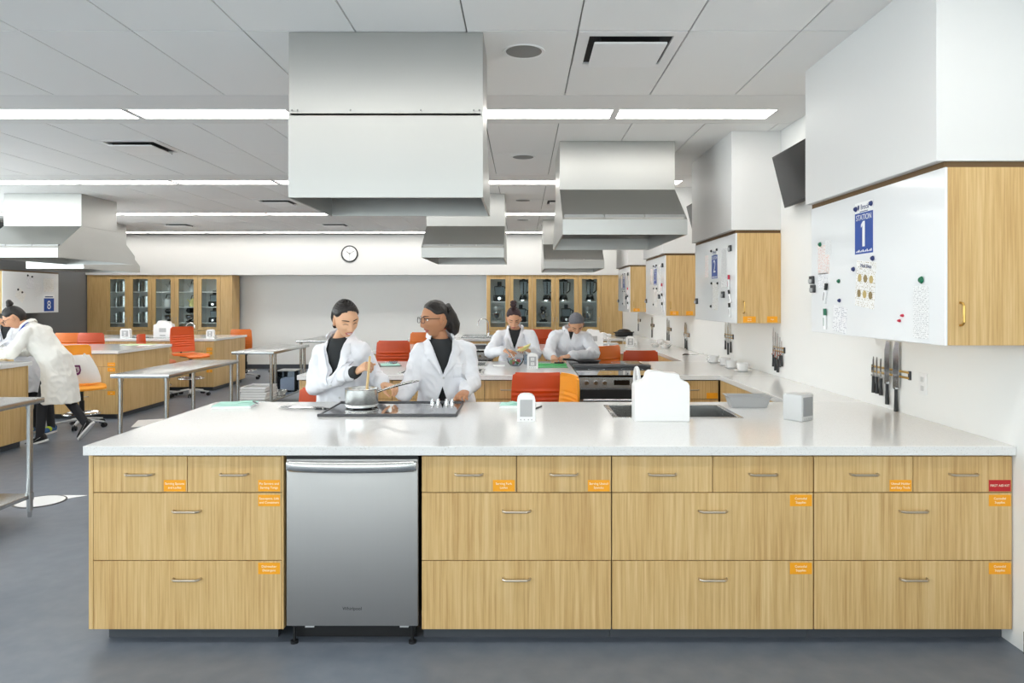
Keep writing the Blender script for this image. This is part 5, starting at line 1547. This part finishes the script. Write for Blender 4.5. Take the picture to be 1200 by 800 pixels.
def hairline(d, style):
    ph = abs(math.degrees(math.atan2(d.x, -d.y)))     # 0 at the face, 180 at the back
    zf = .070 if style != 'net' else .066
    if ph < 38: z = zf - .012 * (ph / 38) ** 2
    elif ph < 80: z = (zf - .012) + (.020 - (zf - .012)) * ss(38, 80, ph)
    elif ph < 108: z = .020 + .004 * ss(80, 108, ph)
    else: z = .024 - .102 * ss(108, 140, ph)
    return z

def hair_rows(style, thick):
    def fn(d):
        p = head_point(d)
        ph = math.atan2(d.x, -d.y)
        m = ss(-.006, .026, p.z - hairline(d, style) + (.007 * noise.noise(V((d.x * 9, d.y * 9, 3))) if style != 'net' else 0))
        strand = .0016 * math.sin(ph * 46 + 7 * p.z * 40) if style not in ('net',) else .0012 * noise.noise(p * 60)
        nrm = V((d.x, d.y, d.z * .9)).normalized()
        off = -.007 + m * (.007 + thick + strand)
        if d.y > 0 and style != 'net': off += m * .006 * ss(.0, .8, d.y)
        return p + nrm * off
    return head_grid(fn)

def hand_bm(curl=(.5, .6, .4), spread=.0, thumb=(.6, .75, -.35), left=False, s=1.0):
    """wrist at origin, fingers along +X, back of hand +Z, thumb side +Y; continuous remeshed hand"""
    b = BM()
    loft(b, [((-.03, 0, 0), (0, .024, 0), (0, 0, .018)), ((.0, 0, 0), (0, .026, 0), (0, 0, .018)), ((.03, .002, 0), (0, .034, 0), (0, 0, .017)), ((.07, .002, 0), (0, .040, 0), (0, 0, .015)), ((.090, .001, -.001), (0, .036, 0), (0, 0, .010))], 14)
    for k, (y, L, r) in enumerate(((.030, .072, .0085), (.010, .080, .0088), (-.011, .074, .0085), (-.030, .058, .0075))):
        p = V((.080, y, 0)); a = 0.0; dirz = 0.0
        for q, fr in enumerate((.45, .32, .23)):
            a += curl[q] * (1 + .08 * k)
            sp = spread * (1.5 - k)
            d = V((math.cos(a) * math.cos(sp), math.sin(sp) * math.cos(a), -math.sin(a)))
            n = p + d * L * fr
            rcone(b, p, n, r * (1 - .08 * q), r * (1 - .08 * (q + 1)), 10)
            p = n
    p = V((.018, .022, -.004)); d = V(thumb).normalized()
    d2 = (d + V((.45, -.25, -.1))).normalized(); d3 = (d2 + V((.35, -.35, -.1))).normalized()
    for dd, L, r0, r1 in ((d, .046, .0135, .011), (d2, .033, .0108, .0098), (d3, .027, .0096, .008)):
        n = p + dd * L; rcone(b, p, n, r0, r1, 10); p = n
    for v in b.verts:
        v.co *= s
        if left: v.co.y = -v.co.y
    if left: bmesh.ops.reverse_faces(b, faces=b.faces)
    return remeshed(b, .0032 * s, 3, .4)

def frame_mx(o, x, z):
    """matrix with origin o, local X along x, local Z near z"""
    x = V(x).normalized(); z = V(z); z = (z - x * z.dot(x)).normalized(); y = z.cross(x)
    m = M.Identity(4)
    for i in range(3): m[i][0], m[i][1], m[i][2], m[i][3] = x[i], y[i], z[i], o[i]
    return m

def append(bm, src, mx, mi=None):
    me = bpy.data.meshes.new('t'); src.to_mesh(me); src.free()
    n = len(bm.verts); f = len(bm.faces)
    bm.from_mesh(me); bpy.data.meshes.remove(me)
    bm.verts.ensure_lookup_table(); bm.faces.ensure_lookup_table()
    bmesh.ops.transform(bm, matrix=mx, verts=bm.verts[n:])
    if mi is not None: _setmi(bm.faces[f:], mi)

def person(lab, base, J, skin='skinA', lip='lip', hair='hair', hstyle='bun', coat='coat', hthick=.012, smile=0.0, eyes='open', glasses=False,
           vdepth=.24, vhalf=.085, vopen=None, hem=.50, handL=None, handR=None, cuff=False, shoes='black', lanyard=False, headscale=1.04, coat_w=1.0, stance=None, lap=True):
    base = V(base)
    t = thing('person', lab, 'person', base)
    def W(p): return V(p) - base
    P = {k: W(v) for k, v in J.items() if k not in ('yaw', 'pitch', 'roll')}
    s = (P['shL'] - P['shR']).normalized()
    up = (P['neck'] - P['pelvis']).normalized()
    f = s.cross(up).normalized()
    up = f.cross(s).normalized()
    sp = V((s.x, s.y, 0)).normalized(); fp = sp.cross(V((0, 0, 1))).normalized()
    if 'face' in P: pass
    # ---- head matrix
    HM = M.Translation(P['head']) @ M.Rotation(J.get('yaw', 0), 4, 'Z') @ M.Rotation(J.get('pitch', 0), 4, 'X') @ M.Rotation(J.get('roll', 0), 4, 'Y') @ M.Scale(headscale, 4)
    # ---- body: trunk, limbs, neck as one skin, then head and hands in the same mesh
    b = BM()
    mid = P['pelvis'].lerp(P['neck'], .55)
    loft(b, [(P['pelvis'] - up * .10, s * .12, f * .09), (P['pelvis'], s * .140, f * .095), (P['pelvis'].lerp(P['neck'], .35), s * .115, f * .08), (mid, s * .125, f * .085), (P['pelvis'].lerp(P['neck'], .85), s * .11, f * .065), (P['neck'], s * .055, f * .05)], 18)
    hb = HM @ V((0, .026, -.07))
    loft(b, [(P['neck'] - up * .05, s * .062, f * .056), (P['neck'], s * .054, f * .052), (P['neck'].lerp(hb, .6), s * .05, f * .052), (hb, s * .048, f * .052)], 16)
    for q in 'LR':
        rcone(b, P['sh' + q] - up * .02, P['el' + q], .042, .036); rcone(b, P['el' + q], P['wr' + q], .035, .025)
        rcone(b, P['hip' + q], P['kn' + q], .078, .052); rcone(b, P['kn' + q], P['an' + q], .05, .034)
    b = remeshed(b, .013, 3)
    rows = head_grid(lambda d: head_point(d, smile))
    hbm = BM()
    grid_bm(hbm, rows, lambda c: 1 if (abs(c.x) < .025 + .004 * smile and c.y < -.06 and abs(c.z + .0735) < .0125 * math.sqrt(max(0, 1 - (c.x / (.026 + .004 * smile)) ** 2))) else 0)
    bvh = BVHTree.FromBMesh(hbm)
    for sx in (-1, 1):
        R = M.Rotation(sx * .35, 3, 'Z') @ M.Rotation(-.12, 3, 'X')
        sph(hbm, (sx * .074, .010, -.010), (.009, .019, .031), 14, 0, R)
        sph(hbm, (sx * .079, .004, -.006), (.006, .012, .02), 12, 0, R)
    append(b, hbm, HM)
    for q, spec in (('L', handL), ('R', handR)):
        spec = spec or dict(x=P['wr' + q] - P['el' + q], z=f)
        hm = hand_bm(spec.get('curl', (.35, .5, .35)), spec.get('spread', .03), spec.get('thumb', (.6, .75, -.35)), q == 'L')
        append(b, hm, frame_mx(P['wr' + q], spec['x'], spec['z']), 0)
    obj('body', b, [skin, lip], t)
    # ---- face details
    def onface(x, z, off=.0008):
        h = bvh.ray_cast(V((x, -.3, z)), V((0, 1, 0)))
        return (h[0] if h[0] is not None else V((x, -.09, z))) + V((0, -off, 0))
    for sx in (-1, 1):
        if eyes == 'open':
            c = onface(sx * .031, -.003) + V((0, .0075, 0))
            eb = BM(); sph(eb, c, (.0145, .0105, .0085), 16); bmesh.ops.transform(eb, matrix=HM, verts=eb.verts); e = obj('eye', eb, 'eyew', t)
            eb = BM(); sph(eb, c + V((-.001 * 0, -.0085, 0)), (.0055, .003, .0055), 12); bmesh.ops.transform(eb, matrix=HM, verts=eb.verts); obj('iris', eb, 'iris', e)
            lash = [onface(sx * (.031 + u), .0045 - .25 * u * u / .016, .001) for u in [-.016 + .032 * i / 8 for i in range(9)]]
        else:
            lash = [onface(sx * (.031 + u), -.0075 + (14 * u * u if smile < .5 else -12 * u * u + .003), .0012) for u in [-.016 + .032 * i / 8 for i in range(9)]]
        eb = BM(); tube(eb, lash, [.0008, .0013, .0017, .0019, .002, .0019, .0017, .0013, .0008], 6); bmesh.ops.transform(eb, matrix=HM, verts=eb.verts); obj('eyelash', eb, 'brow', t)
        br = [onface(sx * (.031 + u), .0215 - 9 * (u - .004) ** 2, .0012) for u in [-.019 + .04 * i / 8 for i in range(9)]]
        eb = BM(); tube(eb, br, [.0014, .0026, .0030, .003, .003, .0028, .0024, .002, .001], 6); bmesh.ops.transform(eb, matrix=HM, verts=eb.verts); obj('eyebrow', eb, 'brow', t)
    if smile > .5:
        tb = BM()
        r0 = [tb.verts.new(onface(x, -.0705 + 6 * x * x, .0016)) for x in [-.017 + .034 * i / 8 for i in range(9)]]
        r1 = [tb.verts.new(onface(x, -.0775 + 14 * x * x, .0016)) for x in [-.017 + .034 * i / 8 for i in range(9)]]
        for i in range(8): tb.faces.new((r0[i], r1[i], r1[i + 1], r0[i + 1]))
        bmesh.ops.transform(tb, matrix=HM, verts=tb.verts); obj('teeth', tb, 'eyew', t)
    if glasses:
        g = BM()
        yf = -.106
        for sx in (-1, 1):
            pts = []
            for i in range(24):
                a = 2 * PI * i / 24; ca, sa = math.cos(a), math.sin(a)
                ex = abs(ca) ** .6 * (1 if ca > 0 else -1); ez = abs(sa) ** .6 * (1 if sa > 0 else -1)
                pts.append((sx * .033 + .025 * ex, yf + .35 * (abs(sx * .033 + .025 * ex) ** 1.5), -.003 + .0185 * ez))
            tube(g, pts, .0019, 6, closed=True)
            tube(g, [(sx * .058, -.100, .006), (sx * .074, -.07, .006), (sx * .079, 0, .004), (sx * .078, .022, -.010)], .0019, 6)
        tube(g, [(-.008, yf + .001, .002), (0, yf - .002, .004), (.008, yf + .001, .002)], .0017, 6)
        bmesh.ops.transform(g, matrix=HM, verts=g.verts); obj('glasses', g, 'frame', t)
    # ---- hair
    hb_ = BM(); grid_bm(hb_, hair_rows('net' if hstyle in ('net', 'bonnet') else hstyle, hthick))
    if hstyle == 'bun_low':
        sph(hb_, (0, .108, -.035), (.045, .032, .042), 18)
        for k in range(7): sph(hb_, (random.uniform(-.045, .045), .10 + random.uniform(-.01, .02), -.035 + random.uniform(-.045, .045)), (.018, .012, .022), 8)
    if hstyle == 'bun_top':
        for k in range(3): sph(hb_, (.006 * k - .005, .045 + .004 * k, .142 + .012 * k), (.036 - .004 * k, .036 - .004 * k, .026), 16)
        for k in range(6): sph(hb_, (random.uniform(-.025, .025), .045 + random.uniform(-.025, .025), .155 + random.uniform(-.02, .02)), .014, 8)
    if hstyle == 'bonnet':
        loft(hb_, [((0, .06, .03), (.072, 0, 0), (0, .04, .07)), ((0, .11, -.02), (.062, 0, 0), (0, .035, .05)), ((0, .14, -.07), (.05, 0, 0), (0, .03, .04)), ((0, .145, -.105), (.025, 0, 0), (0, .02, .015))], 18)
    bmesh.ops.transform(hb_, matrix=HM, verts=hb_.verts)
    obj('hair' if hstyle not in ('net', 'bonnet') else 'hair_net', hb_, hair, t)
    # ---- shirt showing in the neckline, trousers, shoes
    b = BM()
    loft(b, [(P['pelvis'].lerp(P['neck'], .12), s * .15, f * .112), (mid, s * .155, f * .112), (P['pelvis'].lerp(P['neck'], .82), s * .148, f * .104), (P['neck'] - up * .035, s * .088, f * .076), (P['neck'] - up * .002, s * .066, f * .064)], 22)
    obj('shirt', b, 'shirt', t)
    b = BM()
    loft(b, [(P['pelvis'] + up * .10, s * .135, f * .105), (P['pelvis'], s * .165, f * .118), (P['pelvis'] - V((0, 0, .09)), s * .165, f * .115)], 18)
    for q in 'LR':
        rcone(b, P['hip' + q], P['kn' + q], .086, .060); rcone(b, P['kn' + q], P['an' + q], .058, .044)
    b = remeshed(b, .015, 4); obj('trousers', b, 'pants', t)
    for q in 'LR':
        a = P['an' + q]; d = P.get('toe' + q, a + fp * .17 - V((0, 0, .06))) - a
        dxy = V((d.x, d.y, 0)).normalized() if 'toe' + q not in P else d.normalized()
        upf = V((0, 0, 1)); upf = (upf - dxy * upf.dot(dxy)).normalized(); sd = dxy.cross(upf)
        hgt = .075
        g0 = a - upf * hgt
        b = BM()
        loft(b, [(g0 - dxy * .065 + upf * .045, sd * .012, upf * .02), (g0 - dxy * .055 + upf * .045, sd * .032, upf * .043), (g0 + upf * .05, sd * .036, upf * .048), (g0 + dxy * .06 + upf * .042, sd * .041, upf * .038), (g0 + dxy * .12 + upf * .033, sd * .043, upf * .029), (g0 + dxy * .165 + upf * .028, sd * .034, upf * .022), (g0 + dxy * .185 + upf * .026, sd * .012, upf * .012)], 16)
        sh = obj('shoe', b, shoes, t)
        b = BM()
        pts = [(-.07, .015), (-.062, .03), (0, .038), (.06, .043), (.12, .045), (.17, .035), (.192, .012)]
        poly = pts + [(x, -w) for x, w in pts[::-1]]
        prism(b, poly, lambda p, w, dd: g0 + dxy * p + sd * w + upf * dd, 0.0, .022); bmesh.ops.recalc_face_normals(b, faces=b.faces)
        obj('sole', b, 'sole', sh, smooth=False)
        if shoes != 'black':
            b = BM(); loft(b, [(g0 + dxy * .05 + upf * .052, sd * .044, upf * .034), (g0 + dxy * .085 + upf * .046, sd * .046, upf * .033)], 14); obj('lace_panel', b, 'snk2', sh)
        else:
            b = BM(); loft(b, [(g0 - dxy * .02 + upf * .06, sd * .038, upf * .005), (g0 + dxy * .1 + upf * .028, sd * .045, upf * .004)], 12); obj('stripe', b, 'sole', sh)
    # ---- lab coat: trunk, skirt and sleeves as one cloth
    b = BM()
    hemc = P.get('hem', V((P['pelvis'].x, P['pelvis'].y, hem))); hemc = V(hemc)
    cw = coat_w
    loft(b, [(hemc, sp * .225 * cw, fp * .185), (hemc.lerp(P['pelvis'], .5), sp * .215 * cw, fp * .17), (P['pelvis'], s * .205 * cw, f * .155), (P['pelvis'].lerp(P['neck'], .33), s * .178 * cw, f * .138), (P['pelvis'].lerp(P['neck'], .62), s * .186 * cw, f * .145), (P['pelvis'].lerp(P['neck'], .84), s * .168 * cw, f * .118), (P['neck'] - up * .02, s * .10, f * .085), (P['neck'] + up * .03, s * .072, f * .068)], 24)
    for q in 'LR':
        sh_ = P['sh' + q]
        rcone(b, P['neck'] - up * .065, sh_, .058, .060)
        rcone(b, sh_ - up * .015, P['el' + q], .068, .062); rcone(b, P['el' + q], P['wr' + q].lerp(P['el' + q], .10), .062, .049)
        # slack cloth rolls at the elbow
        e = P['el' + q]; d0 = (sh_ - e).normalized(); d1 = (P['wr' + q] - e).normalized()
        for k in range(3):
            for dd in (d0, d1):
                c = e + dd * (.035 + .045 * k); u_, w_ = ring_frame(dd + V((.15 * k, .1, .05)))
                rr = .066 - .003 * k
                tube(b, [c + u_ * rr * math.cos(2 * PI * i / 12) + w_ * rr * math.sin(2 * PI * i / 12) for i in range(12)], .006, 6, closed=True)
    b = remeshed(b, .011, 5)
    # folds
    b.normal_update()
    for v in b.verts:
        p = v.co
        r = noise.noise(V((p.x * 11, p.y * 11, p.z * 5.0)) + base) * .012 - abs(noise.noise(V((p.x * 17 + p.z * 6, p.y * 17, p.z * 12)) + base * 2)) * .016 + .004
        v.co = p + v.normal * r
    nk = P['neck']
    vt = nk - up * vdepth
    cuts = []
    for sg in (-1, 1):
        edge = (nk + s * sg * vhalf + up * .06) - vt
        n = edge.cross(f).normalized()
        cuts.append((vt, n))
    if vopen:
        vt2 = nk - up * vopen[0]
        for sg in (-1, 1):
            edge = (nk - up * (vopen[0] + .5) + s * (sg * vopen[1])) - vt2
            cuts.append((vt2, edge.cross(f).normalized()))
    for co, n in cuts:
        bmesh.ops.bisect_plane(b, geom=list(b.verts) + list(b.edges) + list(b.faces), plane_co=co, plane_no=n, dist=1e-6)
    kill = []
    for fc in b.faces:
        c = fc.calc_center_median() - nk
        a_, b_, h_ = c.dot(s), c.dot(f), c.dot(up)
        if 0 < b_ < .20 and h_ > -vdepth and abs(a_) < vhalf * (h_ + vdepth) / (vdepth + .06): kill.append(fc)
        elif h_ > -.02 and (a_ ** 2 + b_ ** 2) < .066 ** 2: kill.append(fc)
        elif h_ > .035 and (a_ ** 2 + b_ ** 2) < .1 ** 2: kill.append(fc)
        elif vopen and b_ > 0 and h_ < -vopen[0] and abs(a_) < vopen[1] * (-h_ - vopen[0]) / .5 and b_ < .3: kill.append(fc)
    bmesh.ops.delete(b, geom=kill, context='FACES')
    cb = BVHTree.FromBMesh(b)
    co_ = obj('lab_coat', b, coat, t, ang=80)
    sl = co_.modifiers.new('cloth', 'SOLIDIFY'); sl.thickness = .005; sl.offset = -1
    def drape(a_, h_, off):
        o = nk + s * a_ + up * h_ + f * .5
        h = cb.ray_cast(o, -f, .55)
        if h[0] is None:
            # over the open neckline: carry on from the shoulder line
            return nk + s * a_ + up * h_ + f * (.075 + off + .12 * min(0, h_) * -1)
        return h[0] + f * off
    if lap:
        for sg in (-1, 1):
            b = BM(); n = 14; rows = []
            for i in range(n + 1):
                q = i / n
                h_ = -vdepth + (vdepth - .035) * q
                a0 = vhalf * (h_ + vdepth) / (vdepth + .06)
                wd = .012 + .052 * min(1, q * 1.5) - (.020 if .60 < q < .68 else 0)
                if q > .70: wd *= 1 - .5 * (q - .70) / .3
                rows.append([drape(sg * (a0 + .010 + wd * k / 3), h_, .011 + .003 * math.sin(PI * k / 3) - .002 * k) for k in range(4)])
            dep = [[(p - nk).dot(f) for p in r] for r in rows]
            for _ in range(4):                       # cloth hangs smoothly: even out the depth along the lapel
                dep = [[max(dep[i][k], (dep[max(i - 1, 0)][k] + dep[i][k] * 2 + dep[min(i + 1, n)][k]) / 4) for k in range(4)] for i in range(n + 1)]
            rows = [[p + f * (dep[i][k] - (p - nk).dot(f)) for k, p in enumerate(r)] for i, r in enumerate(rows)]
            tv = [[b.verts.new(p) for p in r] for r in rows]
            for r0, r1 in zip(tv, tv[1:]):
                for k in range(3): b.faces.new((r0[k], r0[k + 1], r1[k + 1], r1[k]) if sg > 0 else (r0[k + 1], r0[k], r1[k], r1[k + 1]))
            rr = bmesh.ops.extrude_face_region(b, geom=list(b.faces))
            bmesh.ops.translate(b, verts=[g for g in rr['geom'] if isinstance(g, bmesh.types.BMVert)], vec=f * .004)
            bmesh.ops.recalc_face_normals(b, faces=b.faces)
            obj('lapel', b, coat, co_, ang=60)
    # collar standing round the back of the neck
    b = BM(); rows = []
    for i in range(17):
        a = math.radians(-125 + 250 * i / 16)
        dr = -f * math.cos(a) + s * math.sin(a)
        c0 = nk + dr * .074 + up * (.052 - .02 * abs(math.sin(a / 1.4))); c1 = nk + dr * .094 + up * (.008 - .006 * abs(math.sin(a / 1.4)))
        rows.append([c0, c0.lerp(c1, .5) + dr * .006, c1])
    tv = [[b.verts.new(p) for p in r] for r in rows]
    for r0, r1 in zip(tv, tv[1:]):
        for k in range(2): b.faces.new((r0[k], r0[k + 1], r1[k + 1], r1[k]))
    rr = bmesh.ops.extrude_face_region(b, geom=list(b.faces))
    bmesh.ops.recalc_face_normals(b, faces=b.faces)
    cl = obj('collar', b, coat, co_, ang=60)
    sm = cl.modifiers.new('cloth', 'SOLIDIFY'); sm.thickness = .006
    if vdepth > .15:
        for k in range(1 if vopen else 3):
            h_ = -vdepth - .02 - .11 * k
            p = drape(.004, h_, .003)
            b = BM(); cyl(b, p, p + f * .003, .008, seg=10); obj('button', b, 'lgrey', co_)
        pts = [(-.15, -.06), (.15, -.06)]
        for sg, h_ in ((1, -.16),):
            b = BM(); rows = [[drape(sg * .07 + .075 * i / 4, h_ - .09 * j / 4, .004) for i in range(5)] for j in range(5)]
            tv = [[b.verts.new(p) for p in r] for r in rows]
            for r0, r1 in zip(tv, tv[1:]):
                for k in range(4): b.faces.new((r0[k], r1[k], r1[k + 1], r0[k + 1]))
            bmesh.ops.recalc_face_normals(b, faces=b.faces)
            pk = obj('pocket', b, coat, co_, ang=60); sm = pk.modifiers.new('cloth', 'SOLIDIFY'); sm.thickness = .004
    if cuff:
        for q in 'LR':
            d = (P['wr' + q] - P['el' + q]).normalized(); u_, w_ = ring_frame(d); c = P['wr' + q]
            b = BM(); loft(b, [(c - d * .06, u_ * .045, w_ * .045), (c - d * .02, u_ * .043, w_ * .043), (c + d * .012, u_ * .037, w_ * .034)], 18); obj('shirt_cuff', b, 'shirt', t)
    if lanyard:                                 # world (x, z) points laid on the coat from its camera side
        pts = []
        for x, z in lanyard:
            h = cb.ray_cast(V((x, 6.5, z)) - base, V((0, 1, 0)))
            if h[0] is not None: pts.append(h[0] + V((0, -.012, .004)))
        b = BM(); loft(b, [(p, V((.014, 0, .005)), V((0, .005, 0))) for p in pts], 8); obj('lanyard', b, 'lanyard', co_)
        b = BM(); box(b, -.022, .022, -.004, .004, -.03, .03); obj('badge', b, 'white', co_, pts[-1] + V((0, -.006, -.02)), smooth=False)
    return t

def legs(px, py, yaw, zp=.88, spread=.09, h=.0):
    """standing leg joints below a pelvis"""
    s_ = V((math.cos(yaw), math.sin(yaw), 0)); f_ = V((math.sin(yaw), -math.cos(yaw), 0))
    d = {}
    for q, sg in (('L', 1), ('R', -1)):
        o = V((px, py, 0)) + s_ * sg * spread
        d['hip' + q] = o + V((0, 0, zp - .06)); d['kn' + q] = o + f_ * .015 + V((0, 0, .47)); d['an' + q] = o - f_ * .02 + s_ * sg * .02 + V((0, 0, .078))
    return d

# ---- cook A: stirring, at left of the near cooktop, facing the camera
J = dict(pelvis=(-1.24, 4.98, .86), neck=(-1.235, 4.87, 1.335), head=(-1.178, 4.785, 1.452),
         shL=(-1.085, 4.82, 1.245), shR=(-1.375, 4.92, 1.225), elL=(-1.01, 4.98, 1.03), elR=(-1.405, 4.86, .995),
         wrL=(-.925, 4.74, 1.028), wrR=(-1.075, 4.645, 1.115), yaw=.62, pitch=.30, roll=-.10)
J.update(legs(-1.27, 5.0, 0))
person('person in white lab coat stirring a saucepan and smiling, dark hair tied back', (-1.27, 5.0, 0), J, skin='skinA', hair='hair', hstyle='bun_low', smile=1.0, eyes='down', cuff=True,
       handR=dict(x=(.72, -.36, .45), z=(-.45, -.6, .65), curl=(.75, .95, .6), thumb=(.7, .5, -.6)),
       handL=dict(x=(.85, -.45, -.18), z=(.25, -.1, .95), curl=(.35, .75, .6), thumb=(.75, .45, -.55)), vdepth=.26, vhalf=.10)
# whisk / spoon held by cook A
t = thing('wooden_spoon', 'pale wooden spoon held upright in the saucepan by the stirring cook', 'spoon', (-.965, 4.435, .985))
tip = V((0, 0, 0)); top = V((-.006, .135, .235))
b = BM(); tube(b, [tip.lerp(top, .12), top], [.009, .0075], 8); obj('handle', b, 'wood', t)
b = BM(); loft(b, [(tip.lerp(top, -.05), V((.012, 0, 0)), V((0, .004, 0))), (tip, V((.024, 0, 0)), V((0, .006, 0))), (tip.lerp(top, .10), V((.02, 0, 0)), V((0, .006, 0))), (tip.lerp(top, .18), V((.008, 0, 0)), V((0, .006, 0)))], 12); obj('bowl', b, 'wood', t)

# ---- cook B: listening, right of the near cooktop, turned to the left
J = dict(pelvis=(-.53, 5.02, .88), neck=(-.565, 4.93, 1.325), head=(-.592, 4.885, 1.452),
         shL=(-.385, 5.0, 1.235), shR=(-.69, 4.90, 1.235), elL=(-.345, 4.98, 1.02), elR=(-.755, 4.90, 1.02),
         wrL=(-.375, 4.725, .978), wrR=(-.80, 4.79, .93), yaw=-1.02, pitch=.04, roll=0)
J.update(legs(-.53, 5.04, -.15))
person('person in white lab coat and glasses with a dark hair net, listening beside the cooktop', (-.53, 5.04, 0), J, skin='skinB', lip='lipB', hair='hair', hstyle='bonnet', eyes='open', glasses=True, smile=.4, hthick=.008,
       handL=dict(x=(-.12, -.9, -.12), z=(.05, -.15, .95), curl=(.75, 1.3, .9), thumb=(.75, .45, -.3)),
       handR=dict(x=(-.05, -.1, -.99), z=(0, -.9, .1), curl=(.3, .5, .3)), vdepth=.23, vhalf=.11, vopen=(.31, .17), coat='coat')

# ---- cook C: bun on top, whisking into the glass bowl behind the second peninsula
J = dict(pelvis=(-.07, 8.20, .86), neck=(-.08, 8.10, 1.262), head=(-.095, 8.00, 1.375),
         shL=(.10, 8.07, 1.19), shR=(-.26, 8.09, 1.19), elL=(.16, 7.98, .985), elR=(-.36, 7.98, 1.0),
         wrL=(.075, 7.72, 1.035), wrR=(-.185, 7.72, 1.04), yaw=.05, pitch=.42, roll=0)
J.update(legs(-.07, 8.22, 0))
person('person in white lab coat with a top bun, mixing food in the glass bowl', (-.07, 8.22, 0), J, skin='skinC', hair='hairC', hstyle='bun_top', eyes='down', vdepth=.2, vhalf=.09,
       handL=dict(x=(-.6, -.6, .3), z=(.3, -.4, .8), curl=(.5, .8, .5)), handR=dict(x=(.7, -.6, -.2), z=(-.1, -.3, .9), curl=(.7, .9, .6)))
t = thing('whisk', 'steel utensil dipping into the glass bowl from the right hand of the bun cook', 'whisk', (-.07, 7.32, .965))
b = BM(); tube(b, [(0, 0, 0), (-.10, .30, .10)], [.008, .006], 8); obj('handle', b, 'chrome', t)
b = BM(); sph(b, (.004, -.012, -.003), (.018, .022, .012), 12); obj('head', b, 'chrome', t)
t = thing('small_bowl', 'pale yellow bowl tilted in the hand of the cook with the bun', 'bowl', (.03, 7.60, 1.052))
b = BM(); lathe(b, [(0, 0), (.035, 0), (.085, .035), (.083, .037), (.033, .005), (0, .005)], seg=22, cap0=False, cap1=False); bmesh.ops.transform(b, matrix=M.Rotation(-.45, 4, 'Y'), verts=b.verts); obj('body', b, 'pale', t)

# ---- cook D: grey hair net, chopping
J = dict(pelvis=(.53, 8.20, .85), neck=(.545, 8.08, 1.245), head=(.60, 7.965, 1.318),
         shL=(.72, 8.06, 1.175), shR=(.365, 8.06, 1.185), elL=(.80, 7.95, .99), elR=(.29, 7.93, .99),
         wrL=(.50, 7.66, .985), wrR=(.33, 7.64, .985), yaw=.12, pitch=.72, roll=-.08)
J.update(legs(.53, 8.22, 0))
person('person in white lab coat and grey hair net, bent over the green cutting board', (.53, 8.22, 0), J, skin='skinC', hair='net', hstyle='net', eyes='down', vdepth=.08, vhalf=.05, hthick=.014,
       handL=dict(x=(-.6, -.7, -.2), z=(.2, -.3, .9), curl=(.6, .9, .5)), handR=dict(x=(.1, -.8, -.35), z=(.0, -.3, .9), curl=(.8, 1.0, .6)), lap=False)

# ---- person E: bending over the nearest left island, one foot kicked back
J = dict(pelvis=(-5.19, 8.0, .89), neck=(-5.49, 7.97, 1.295), head=(-5.625, 7.93, 1.385),
         shL=(-5.42, 7.84, 1.235), shR=(-5.41, 8.12, 1.235), elL=(-5.50, 7.74, 1.01), elR=(-5.52, 8.14, 1.01),
         wrL=(-5.74, 7.70, .995), wrR=(-5.80, 7.95, .99), yaw=-1.28, pitch=.55, roll=.05,
         hipL=(-5.21, 7.92, .80), hipR=(-5.17, 8.09, .80), knL=(-5.30, 7.92, .46), knR=(-5.10, 8.08, .44), anL=(-5.33, 7.92, .08), anR=(-4.93, 8.09, .195),
         toeL=(-5.50, 7.91, .03), toeR=(-5.03, 8.09, .08), hem=(-5.145, 8.0, .44))
person('person in white lab coat and blue lanyard leaning over the left island, foot kicked back', (-5.2, 8.0, 0), J, skin='skinC', hair='hair', hstyle='bun_top', eyes='down', glasses=True, coat='coat2', lanyard=[(-5.445, 1.335), (-5.47, 1.305), (-5.495, 1.27), (-5.515, 1.24), (-5.53, 1.21), (-5.545, 1.18), (-5.56, 1.15)],
       handL=dict(x=(-.95, -.1, -.12), z=(0, 0, 1), curl=(.4, .5, .3)), handR=dict(x=(-.8, -.5, -.1), z=(0, 0, 1), curl=(.4, .6, .3)), vdepth=.2, vhalf=.09, hem=.44, coat_w=.92)
# ---- person F: behind E
J = dict(pelvis=(-5.80, 8.52, .86), neck=(-6.0, 8.38, 1.29), head=(-6.14, 8.27, 1.42),
         shL=(-5.84, 8.42, 1.21), shR=(-6.17, 8.42, 1.21), elL=(-5.85, 8.28, .99), elR=(-6.27, 8.28, .99),
         wrL=(-6.0, 8.02, .985), wrR=(-6.2, 8.02, .985), yaw=.1, pitch=.55, roll=0)
J.update(legs(-5.72, 8.52, 0))
person('person in white lab coat and bright sneakers, mostly hidden behind the leaning person', (-5.75, 8.52, 0), J, skin='skinC', hair='lanyard', hstyle='net', eyes='down', shoes='snk', vdepth=.2, vhalf=.08,
       handL=dict(x=(-.2, -.9, -.1), z=(0, 0, 1)), handR=dict(x=(.2, -.9, -.1), z=(0, 0, 1)))
for i, (x, y, r, n_) in enumerate(((-5.90, 7.66, .05, 'nearest'), (-6.0, 7.76, .045, 'middle'), (-5.96, 7.56, .04, 'farthest left'))):
    b = BM(); sph(b, (0, 0, r * .8), (r, r, r * .8), 14); o = obj('yellow_pepper', b, 'yellow', None, (x, y, Z)); tag(o, 'yellow vegetable under the hands of the leaning person, %s' % n_, 'vegetable')
